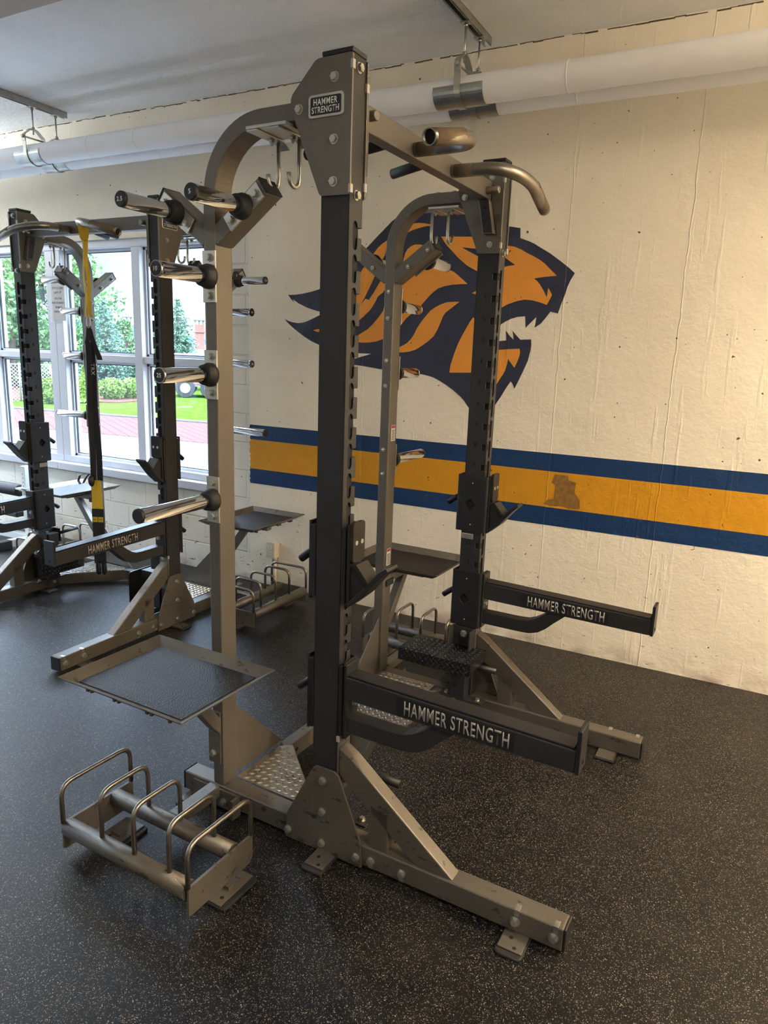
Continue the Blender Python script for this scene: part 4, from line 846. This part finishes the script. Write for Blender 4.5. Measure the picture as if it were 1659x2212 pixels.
def spotter(rack, s, label):
    V = lambda v: s*v
    r = empty('spotter_arm', rack.location, rack.rotation_euler.z, label, 'spotter arm', 'spotter arms on the uprights')
    sleeve('sleeve', r, .460, .737, .596, s)
    def uz(name, pts, v0, v1, mat, bev=.003, rr=0): return MB().uz(rpoly(pts, rr) if rr else pts, V(v0), V(v1)).build(name, mat, r, bevel=bev, seg=3)
    arm = uz('arm_beam', [(.078, .612), (.851, .602), (.851, .672), (.078, .692)], .577, .650, M['black'])
    uz('top_strip', [(.085, .6925), (.845, .6728), (.845, .6795), (.085, .6992)], .583, .644, M['blackw'], bev=.002)
    ep = MB().uz(rpoly([(.851, .600), (.864, .600), (.864, .735), (.851, .735)], .003), V(.574), V(.652)).build('end_plate', M['blackw'], r, bevel=.004)
    MB().tube([P3(.8645, V(.612), .625), P3(.866, V(.612), .625)], .007, 12).build('plate_hole', M['hole'], ep)
    top = [(.074, .543), (.255, .543), (.300, .546), (.335, .560), (.365, .580), (.405, .612)]; bot = [(.485, .609), (.430, .560), (.395, .525), (.360, .500), (.320, .487), (.280, .484), (.074, .484)]
    uz('lower_brace', top+bot, .585, .640, M['black'])
    bx_ = MB().box(.074, .084, min(V(.574), V(.650)), max(V(.574), V(.650)), .465, .735).build('front_flange', M['blackw'], r, bevel=.003)
    bolt(bx_, P3(.084, V(.60), .585), (1, 0, 0))
    for side, vv in ((1, .650), (-1, .577)):
        lp = MB().uz([(.275, .616), (.672, .611), (.672, .668), (.275, .678)], V(vv), V(vv+.0008*side)).build('name_panel', M['dark'], r)
        rt = (-s*side, 0, 0)
        t0, t1, f = .297, .478, 1
        slope = Vector((1, 0, -.0125))*(-s*side)
        # HAMMER nearer the reader's left, STRENGTH to the right
        left, right_ = ((.303, .452), (.466, .655)) if -s*side > 0 else ((.648, .500), (.486, .297))
        for st, (a, b) in (('HAMMER', left), ('STRENGTH', right_)):
            c_ = (a+b)/2
            text(st, M['silver'], r, 'arm_lettering', P3(c_, V(vv+.0008*side), .6445-.0125*(c_-.45)), slope, (0, 0, 1), .0485, abs(b-a), extrude=.0006, bold=.010)
    MB().tube([P3(-.074, V(.605), .628), P3(-.106, V(.605), .610), P3(-.138, V(.605), .584)], [.0145, .0135, .0135], 14).build('pin_handle', M['dark'], r)
    return r
jcup(RA, -1, 'black bar catch on the big front upright of the nearest rack')
jcup(RA, 1, 'black bar catch in front of the striped wall, on the nearest rack')
jcup(RB, 1, 'black bar catch on the far rack upright before the right window pane')
jcup(RB, -1, 'black bar catch above slot 13 on the leftmost upright')
spotter(RA, -1, 'large black spotter arm in the foreground with bold white lettering')
spotter(RA, 1, 'black spotter arm reaching right in front of the cream wall')
spotter(RB, 1, 'black lettered spotter arm of the far rack beside the yellow strap')
spotter(RB, -1, 'black spotter arm cut off by the left edge of the picture')

# ================================================================ suspension strap
sp = empty('suspension_trainer', (-3.5745, 2.9739, 0), 0, 'yellow and black suspension trainer strap hanging from the far pull up grip', 'exercise strap')
wx = Vector((.895, .446, 0)); tv = Vector((-.446, .895, 0))   # width and depth directions of the hanging webbing
def W(a, z, d=0): q = wx*a+tv*d; return (q.x, q.y, z)
loop = [W(0, 2.395+.036*math.sin(t), .030*math.cos(t)) for t in [math.pi*i/10 for i in range(11)]]
MB().ribbon([W(0, 2.335, .012)]+loop+[W(0, 2.335, -.012)], wx*.038, .0035).build('anchor_loop', M['yellow'], sp)
MB().ball(W(0, 2.335), .017, 10, 7, (1.5, 1.1, .8)).build('loop_knot', M['yellow'], sp)
for k, (a0, a1) in enumerate(((-.006, -.010), (.006, .012))):
    pts = [W(a0+(a1-a0)*i/12+.004*math.sin(i*.9+k*2), 2.33-(2.33-1.90)*i/12, .004*(k*2-1)) for i in range(13)]
    MB().ribbon(pts, (wx*.8+tv*.6*(1 if k else -1))*.020, .003).build('yellow_strap', M['yellow'], sp)
MB().tube([W(.011*math.cos(t), 1.872+.034*math.sin(t)) for t in [2*math.pi*i/20 for i in range(20)]], .0042, 8, closed=True).build('carabiner', M['zinc'], sp)
MB().ribbon([W(.0, 1.848), W(-.004, 1.80), W(-.016, 1.745)], wx*.026, .005).build('black_strap', M['webbing'], sp)
MB().ribbon([W(.002, 1.835), W(.012, 1.79), W(.03, 1.73), W(.052, 1.675), W(.056, 1.655)], wx*.030, .006).build('black_strap', M['webbing'], sp)
for a, dd in ((-.012, -.006), (.014, .006)):
    pts = [W(a*.5+a*.9*i/10+.003*math.sin(i), 1.755-(1.755-.925)*i/10, dd) for i in range(11)]
    MB().ribbon(pts, wx*.034, .003).build('black_strap', M['webbing'], sp)
text('TRX', M['silver'], sp, 'strap_lettering', W(.016, 1.60, -.012), (0, 0, -1), wx, .022, .07, extrude=.0006, bold=.02)
lp = [W(-.028-.052*math.sin(t)-.0*t, .945+.030*math.cos(t)-.015*math.sin(t/2), -.01) for t in [math.pi*2*i/20 for i in range(20)]]
MB().ribbon([W(-.02, .965, -.01), W(-.06, .972, -.012), W(-.098, .955, -.015), W(-.108, .925, -.017), W(-.098, .905, -.017), W(-.078, .912, -.016), W(-.060, .945, -.014), W(-.040, .968, -.012)], tv*.026, .003).build('adjuster_tab', M['webbing'], sp)
MB().ball(W(-.028, .925, -.01), .030, 12, 8, (.7, .7, 1.2)).build('strap_buckle', M['dark'], sp)
MB().box(-.046, -.018, -.012, .012, .992, 1.0).build('buckle_clip', M['white'], sp)
for a in (-.017, .019):
    MB().ribbon([W(a*.5, .93, -.010), W(a*.8, .86, -.012), W(a, .75, -.014)], wx*.032, .005).build('yellow_strap', M['yellow'], sp)
    MB().ribbon([W(a, .752, -.012), W(a, .60, -.012), W(a, .40, -.012)], wx*.036, .010).build('foot_cradle', M['webbing'], sp)
    tg = MB().ribbon([W(a, .700, -.0195), W(a, .668, -.0195)], wx*.032, .001).build('brand_patch', M['yellow'], sp)
    text('TRX', M['dark'], sp, 'patch_lettering', W(a, .684, -.0202), wx, (0, 0, 1), .010, .024, extrude=.0004, bold=.02)
    MB().tube(rpath([W(a, .42, -.015), W(a+.006, .345, -.030), W(a+.010, .335, -.005), W(a+.004, .42, .005)], .02), .009, 10, flat=(1.5, .8)).build('handle_loop', M['webbing'], sp)

# ================================================================ bench beyond the far rack
bn = empty('weight_bench', (-5.55, 3.85, 0), 0, 'white framed weight bench with black roller pad at the left edge', 'bench')
MB().tube([(-.62, .05, .470), (-.12, .05, .470)], .052, 20).build('roller_pad', M['rubber'], bn, bevel=.004)
MB().tube([(-.70, .05, .470), (-.04, .05, .470)], .014, 12).build('roller_axle', M['chrome'], bn)
po = MB().box(-.055, .0, .02, .08, .03, .70).build('bench_post', M['benchw'], bn, bevel=.004)
hh = MB()
for i in range(7): hh.poly3([(-.0275+.005*math.cos(t), .0195, .42+.035*i+.005*math.sin(t)) for t in [2*math.pi*k/10 for k in range(10)]], (0, .001, 0))
hh.build('adjustment_hole', M['hole'], po)
MB().box(-.085, .02, -.02, .10, .495, .51).build('post_bracket', M['benchw'], bn, bevel=.003)
dq = Vector((.0, .30, 0))
MB().poly3([(-.06, -.16, .02), (.0, -.16, .02), (.06, .12, .02), (0, .12, .02)], (0, 0, .065)).build('bench_foot', M['benchw'], bn, bevel=.004)
MB().poly3([(-.07, -.26, .005), (.005, -.26, .005), (.015, -.15, .005), (-.065, -.15, .005)], (0, 0, .08)).build('foot_cap', M['rubber'], bn, bevel=.006)
MB().box(-.62, -.05, .02, .08, .03, .09).build('bench_foot', M['benchw'], bn, bevel=.004)
MB().box(-.60, -.10, -.02, .22, .24, .29).build('bench_pad', M['rubber'], bn, bevel=.015)

# paper sign in a plastic sleeve, taped to the wide mullion
sg = empty('paper_sign', (-5.405, WY+.030, 2.08), 0, 'handwritten paper notice in a clear plastic sleeve taped to the wide mullion', 'sign')
pa = MB().box(-.085, .085, -.004, -.001, -.15, .15).build('paper', pbr('notice_paper', (.60, .56, .50), .7), sg)
slv = bpy.data.materials.new('clear_sleeve'); slv.use_nodes = True; t = slv.node_tree; t.nodes.clear()
o_ = N(t, 'ShaderNodeOutputMaterial'); a_ = N(t, 'ShaderNodeBsdfTransparent'); b_2 = N(t, 'ShaderNodeBsdfPrincipled'); b_2.inputs['Base Color'].default_value = (.85, .87, .9, 1); b_2.inputs['Roughness'].default_value = .15
mx = N(t, 'ShaderNodeMixShader'); mx.inputs[0].default_value = .18; t.links.new(a_.outputs[0], mx.inputs[1]); t.links.new(b_2.outputs[0], mx.inputs[2]); t.links.new(mx.outputs[0], o_.inputs[0])
MB().box(-.115, .115, -.007, -.0055, -.17, .17).build('plastic_sleeve', slv, sg)
for i, (st, wd) in enumerate((('IF YOU CAN', .13), ('LIFT IT', .09), ('YOU CAN', .09), ('PUT IT AWAY', .15), ('TO MAKE', .08), ('YOUR WEIGHTS', .12))):
    text(st, M['dark'], sg, 'notice_lettering', (0, -.0075, .118-.036*i-(.012 if i > 1 else 0)), (1, 0, 0), (0, 0, 1), .016, wd, extrude=.0004, bold=.01)

# ================================================================ outdoors
GZ = -.10
M['grass'] = pbr('lawn', (.042, .075, .010), .9, bump=1, bscale=30, var=.35, vscale=5)
M['mulch'] = pbr('mulch', (.085, .04, .03), .95, bump=1, bscale=30, var=.35, vscale=12)
M['asphalt'] = pbr('sunlit_asphalt', (.105, .108, .115), .9, bump=.3, bscale=30, var=.15, vscale=1.5)  # plain grey with random tone variation
bk = bpy.data.materials.new('brick_paving'); bk.use_nodes = True; t = bk.node_tree; b = t.nodes['Principled BSDF']; b.inputs['Roughness'].default_value = .85
c = N(t, 'ShaderNodeTexCoord'); br = N(t, 'ShaderNodeTexBrick'); br.inputs['Scale'].default_value = 1; br.inputs['Brick Width'].default_value = .42; br.inputs['Row Height'].default_value = .21; br.inputs['Mortar Size'].default_value = .012
mpp = N(t, 'ShaderNodeMapping'); mpp.inputs['Rotation'].default_value = (0, 0, .55)
br.inputs['Color1'].default_value = (.115, .048, .043, 1); br.inputs['Color2'].default_value = (.098, .046, .043, 1); br.inputs['Mortar'].default_value = (.055, .030, .027, 1)
t.links.new(c.outputs['Object'], mpp.inputs[0]); t.links.new(mpp.outputs[0], br.inputs['Vector']); t.links.new(br.outputs['Color'], b.inputs['Base Color'])
M['brick'] = bk
M['chim'] = pbr('chimney_brick', (.20, .075, .055), .85, var=.25, vscale=9)
M['leaf'] = pbr('yellow_green_leaves', (.115, .19, .02), .7, var=.35, vscale=9)
M['leafd'] = pbr('spruce_needles', (.075, .15, .085), .75, var=.4, vscale=2.5)
M['leafm'] = pbr('maple_leaves', (.095, .19, .05), .7, var=.4, vscale=2.0)
M['bark'] = pbr('bark', (.10, .075, .055), .9)
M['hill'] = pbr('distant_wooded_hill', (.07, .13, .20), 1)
M['concrete_wall'] = pbr('pale_building', (.22, .22, .22), .8, var=.06)
M['roofm'] = pbr('grey_shingles', (.15, .155, .165), .85)
M['kerb'] = pbr('kerb_concrete', (.11, .11, .11), .8)

for k_ in ('grass', 'mulch', 'asphalt', 'brick', 'kerb', 'hill', 'concrete_wall', 'roofm'): M[k_].node_tree.nodes['Principled BSDF'].inputs['Specular IOR Level'].default_value = 0.0

dv_ = Vector((-.72, .69, 0))       # the way one looks out through the windows
def strip(name, pts, z, mat, label=None, cat=None, th=.05, kind=None):
    o = MB().uvp(pts, z-th, z).build(name, mat)
    if kind: o['kind'] = kind
    if label: tag(o, label, cat)
    return o
n_ = Vector((.60, .80, 0)).normalized()   # across-view, the brick border runs roughly (-.94,.34)->
def L2(a, b, t): return (a[0]+(b[0]-a[0])*t, a[1]+(b[1]-a[1])*t)
A0, B0 = (-14.46, 10.25), (-9.91, 10.89)      # front edge of the bricks
d1 = Vector((B0[0]-A0[0], B0[1]-A0[1])).normalized()
def ext(p, t): return (p[0]+d1.x*t, p[1]+d1.y*t)
C0, D0 = (-15.60, 13.40), (-12.3, 13.86)      # back edge of the bricks
d2 = Vector((D0[0]-C0[0], D0[1]-C0[1])).normalized()
def ext2(p, t): return (p[0]+d2.x*t, p[1]+d2.y*t)
strip('asphalt_yard', [(-45, WY+.30), (30, WY+.30), ext(B0, 45), ext(A0, -45)], GZ-.02, M['asphalt'], kind='structure')
strip('brick_paving', [ext(A0, -45), ext(B0, 45), ext2(D0, 45), ext2(C0, -45)], GZ-.01, M['brick'], kind='structure')
strip('kerb', [ext2(C0, -45), ext2(D0, 45), (ext2(D0, 45)[0]-.05, ext2(D0, 45)[1]+.16), (ext2(C0, -45)[0]-.05, ext2(C0, -45)[1]+.16)], GZ+.03, M['kerb'], kind='structure')
g_ = strip('lawn', [ext2(C0, -45), ext2(D0, 45), (60, 60), (-30, 90), (-90, 60)], GZ, M['grass']); g_['kind'] = 'structure'
mlb = strip('mulch_bed', [(-30, 14.5), (-24, 14.0), (-20.5, 14.9), (-18.7, 16.6), (-18.9, 18.2), (-21.5, 20.6), (-24, 21.4), (-30, 20)], GZ+.03, M['mulch'], 'reddish mulch bed under the clipped shrubs outside', 'mulch bed')

def foliage(m, rnd, c, r, n, leaf, sc=(1, 1, 1), shell=.55):
    for _ in range(n):
        while True:
            v = Vector((rnd.uniform(-1, 1), rnd.uniform(-1, 1), rnd.uniform(-1, 1)))
            if shell < v.length < 1: break
        p = Vector(c)+Vector((v.x*r*sc[0], v.y*r*sc[1], v.z*r*sc[2]))
        a = Vector((rnd.gauss(0, 1), rnd.gauss(0, 1), rnd.gauss(0, 1))).normalized(); b = a.cross(Vector((rnd.gauss(0, 1), rnd.gauss(0, 1), rnd.gauss(0, 1)))).normalized()
        l = leaf*rnd.uniform(.6, 1.3)
        q = [m.bm.verts.new(p+a*l), m.bm.verts.new(p+b*l*.6), m.bm.verts.new(p-a*l), m.bm.verts.new(p-b*l*.6)]
        m.face(q)
def shrub(loc, r, h, label, cat='shrub', mat='leaf', n=2600, seed=1):
    rnd = random.Random(seed); root = empty('clipped_shrub', (loc[0], loc[1], GZ), 0, label, cat, None)
    m = MB(); m.ball((0, 0, h*.5), 1, 14, 9, (r*.86, r*.86, h*.44)); foliage(m, rnd, (0, 0, h*.5), 1, n, .055, (r, r, h*.5), .84)
    m.build('foliage', M[mat], root, recalc=False)
    MB().tube([(0, 0, 0), (0, 0, h*.4)], .05, 8).build('stem', M['bark'], root)
    return root
shrub((-20.0, 17.45), .46, .74, 'round clipped yellow green shrub outside, the larger of the pair', seed=2)
shrub((-20.0, 18.32), .38, .74, 'round clipped shrub outside, just right of the larger one', seed=3)
shrub((-19.6, 14.85), .45, .80, 'loose yellow green shrub outside beside the chain link fence', seed=4)
def cone(loc, r, h, label, seed):
    rnd = random.Random(seed); root = empty('conical_shrub', (loc[0], loc[1], GZ), 0, label, 'shrub')
    m = MB()
    for i in range(14):
        t = i/13; foliage(m, rnd, (0, 0, .08+h*.92*t), 1, 300, .06, (r*(1.02-t)*1.0, r*(1.02-t), h*.08), .6)
    m.tube([(0, 0, .1), (0, 0, h)], [r*.8, .03], 12); m.build('foliage', M['leaf'], root, recalc=False)
    MB().tube([(0, 0, 0), (0, 0, .3)], .05, 8).build('stem', M['bark'], root)
cone((-19.5, 15.95), .42, 1.08, 'bright green cone shaped shrub outside behind the far rack', 5)
def spruce(loc, h, r, label, seed, mat='leafd'):
    rnd = random.Random(seed); root = empty('spruce_tree', (loc[0], loc[1], GZ), 0, label, 'tree')
    m = MB(); k = 34
    for i in range(k):
        t = i/(k-1); z = h*(.06+.92*t); rr = r*(1-t)**.85+.06; nb = int(7+10*(1-t))
        for j in range(nb):
            a = rnd.uniform(0, 6.283); L = rr*rnd.uniform(.7, 1.1)
            tip = Vector((math.cos(a)*L, math.sin(a)*L, z+L*.12-.05*L))
            base = Vector((0, 0, z)); nn = max(6, int(34*(1-t))+6)
            for q in range(nn):
                f = rnd.uniform(.12, 1); p = base.lerp(tip, f)+Vector((rnd.gauss(0, .05), rnd.gauss(0, .05), rnd.gauss(0, .04)))*(1+L*.35)
                s_ = rnd.uniform(.045, .10)*(1+.25*(1-t)); d = Vector((math.cos(a+rnd.gauss(0, .7)), math.sin(a+rnd.gauss(0, .7)), rnd.gauss(-.1, .4))).normalized()
                e = d.cross(Vector((rnd.gauss(0, 1), rnd.gauss(0, 1), 1))).normalized()*.4
                m.face([m.bm.verts.new(p-e*s_), m.bm.verts.new(p+d*s_*1.6), m.bm.verts.new(p+e*s_)])
    m.build('foliage', M[mat], root, recalc=False)
    MB().tube([(0, 0, 0), (0, 0, h*.98)], [.16, .015], 8).build('trunk', M['bark'], root)
def broad(loc, h, r, label, seed, mat='leafm', n=9000, leaf=.11):
    rnd = random.Random(seed); root = empty('broadleaf_tree', (loc[0], loc[1], GZ), 0, label, 'tree')
    m = MB(); nc = 34
    for i in range(nc):
        a = rnd.uniform(0, 6.283); t = rnd.uniform(.12, 1); rad = r*math.sin(math.pi*min(1, .2+t*.75))*rnd.uniform(.2, .9)
        foliage(m, rnd, (math.cos(a)*rad, math.sin(a)*rad, h*t*.92), r*.34, n//nc, leaf, (1, 1, .8), .35)
    m.build('foliage', M[mat], root, recalc=False)
    MB().tube([(0, 0, 0), (.1, 0, h*.5), (0, .1, h*.8)], [.2, .13, .04], 8).build('trunk', M['bark'], root)
spruce((-24.8, 21.4), 3.65, 1.45, 'tall spruce outside the middle window, left of the brick chimney', 11)
spruce((-23.5, 24.3), 3.95, 1.35, 'tall pale spruce outside the right hand window', 12)
spruce((-23.4, 21.6), 1.5, .75, 'small spruce behind the pair of round shrubs', 13)
broad((-29.5, 22.0), 7.6, 3.4, 'large leafy tree outside beside the paper sign', 14, n=11000)
broad((-29.8, 18.0), 8.2, 3.6, 'large leafy tree outside at the far left', 15, n=12000)
broad((-27.5, 19.0), 4.2, 2.2, 'low leafy tree outside behind the fence', 16, n=6000)
broad((-29.3, 26.5), 3.3, .75, 'slender young tree outside beside the left chimney', 17, n=2600, leaf=.09)
broad((-28.2, 27.7), 2.9, .7, 'small light green tree outside between the chimneys', 18, n=2400, leaf=.09)

# house with two brick chimneys
hs = empty('house', (-33.0, 35.0, GZ), 0, 'long pale building with grey roof and brick chimneys beyond the trees', 'building')
ax = Vector((.70, .71, 0))
def along(a, b, z): q = ax*a+Vector((-.71, .70, 0))*b; return (q.x, q.y, z)
MB().poly3([along(-9, 0, 0), along(9, 0, 0), along(9, 6, 0), along(-9, 6, 0)], (0, 0, 1.55)).build('wall', M['concrete_wall'], hs)
rf = MB(); rf.poly3([along(-9.3, -.3, 1.5), along(-9.3, 3, 2.1), along(-9.3, 6.3, 1.5)], ax*18.6); rf.build('roof', M['roofm'], hs)
for a in (-3.7, .8):
    ch = MB(); ch.poly3([along(a-.30, 1.2, 1.6), along(a+.30, 1.2, 1.6), along(a+.30, 1.75, 1.6), along(a-.30, 1.75, 1.6)], (0, 0, 1.75))
    ch.poly3([along(a-.36, 1.14, 2.85), along(a+.36, 1.14, 2.85), along(a+.36, 1.81, 2.85), along(a-.36, 1.81, 2.85)], (0, 0, .12))
    c_ = ch.build('chimney', M['chim'], hs)
    cp = MB(); cp.poly3([along(a-.36, 1.1, 3.60), along(a+.36, 1.1, 3.60), along(a+.36, 1.85, 3.60), along(a-.36, 1.85, 3.60)], (0, 0, .07))
    for q in (-.30, -.04, .22): cp.poly3([along(a+q, 1.2, 3.35), along(a+q+.08, 1.2, 3.35), along(a+q+.08, 1.75, 3.35), along(a+q, 1.75, 3.35)], (0, 0, .25))
    cp.build('chimney_cap', M['roofm'], c_)
# hills
hl = MB(); rnd = random.Random(9); pts = []
for i in range(80):
    a = math.radians(95+i*1.0); d = 330
    pts.append((math.cos(a)*d, math.sin(a)*d, 12.0+5*math.sin(i*.11+1)+1.5*math.sin(i*.47)+rnd.uniform(-.3, .3)))
bt = [hl.bm.verts.new((p[0], p[1], -3)) for p in pts]; tp2 = [hl.bm.verts.new(p) for p in pts]; bk2 = [hl.bm.verts.new((p[0]*1.25, p[1]*1.25, -3)) for p in pts]
for i in range(79): hl.face([bt[i], bt[i+1], tp2[i+1], tp2[i]]); hl.face([tp2[i], tp2[i+1], bk2[i+1], bk2[i]])
h_ = hl.build('hills', M['hill']); h_['kind'] = 'structure'
strip('far_ground', [(-600, 60), (-300, 500), (60, 500), (60, 60), (-30, 90), (-90, 60)], -.5, M['grass'], kind='structure')

# flatbed truck beyond the right pane
tk = empty('flatbed_trailer', (-20.3, 20.9, GZ), math.radians(40), 'white loaded flatbed trailer parked outside the right window pane', 'trailer')
MB().box(-.3, 6.5, -.9, .9, .42, .60).build('trailer_bed', pbr('trailer_bed', (.16, .16, .17), .6), tk)
MB().box(-.1, 6.4, -.85, .85, .60, 1.62).build('trailer_load', pbr('white_tarp', (.80, .80, .80), .8, bump=1, bscale=2, var=.05), tk)
MB().box(-.3, 6.5, -.93, -.9, .50, .60).build('marker_strip', M['chim'], tk)
for x in (.35, 1.25):
    for y in (-.85, .85):
        wl_ = MB().tube([(x, y-.12, .36), (x, y+.12, .36)], .36, 24).build('wheel', M['rubber'], tk, bevel=.02)
        MB().tube([(x, y-.14, .36), (x, y-.11, .36)], .19, 18).build('wheel_hub', M['galv'], tk)

# chain-link fence with white letter
fn = empty('chain_link_fence', (-21.0, 14.6, GZ), 0, 'grey chain link fence with a white letter W outside the left window', 'fence')
fd = Vector((.62, .785, 0)).normalized()
def F_(a, z, off=0): q = fd*a; return (q.x, q.y, z)
fm = MB()
H_ = 1.15
for i in range(-70, 71):
    a = i*.11
    for sg_ in (1, -1):
        a2 = a+H_*sg_
        p0, p1 = [a, 0], [a2, H_]
        lo, hi = -4.2, 1.35
        # clip to the panel
        def clip(p, q):
            if (p[0] < lo and q[0] < lo) or (p[0] > hi and q[0] > hi): return None
            P_, Q_ = list(p), list(q)
            for X in (lo, hi):
                for A_, B_ in ((P_, Q_), (Q_, P_)):
                    if (A_[0] < X < B_[0] and X == lo) or (A_[0] > X > B_[0] and X == hi):
                        t = (X-A_[0])/(B_[0]-A_[0]); A_[1] = A_[1]+(B_[1]-A_[1])*t; A_[0] = X
            return P_, Q_
        r_ = clip(p0, p1)
        if r_: fm.tube([F_(*r_[0]), F_(*r_[1])], .0055, 4, caps=False)
fm.build('wire_mesh', M['galv'], fn, recalc=False)
MB().tube([F_(-4.2, H_), F_(1.35, H_)], .02, 8).build('top_rail', M['galv'], fn)
for a in (-4.2, -1.9, .1, 1.35): MB().tube([F_(a, 0), F_(a, H_+.05)], .03, 8).build('fence_post', M['galv'], fn)
text('W', M['white'], fn, 'sign_letter', Vector(F_(1.12, .93))+Vector((.785, -.62, 0))*.04, fd, (0, 0, 1), .40, .36, extrude=.02, bold=.05)
bpy.context.view_layer.update()
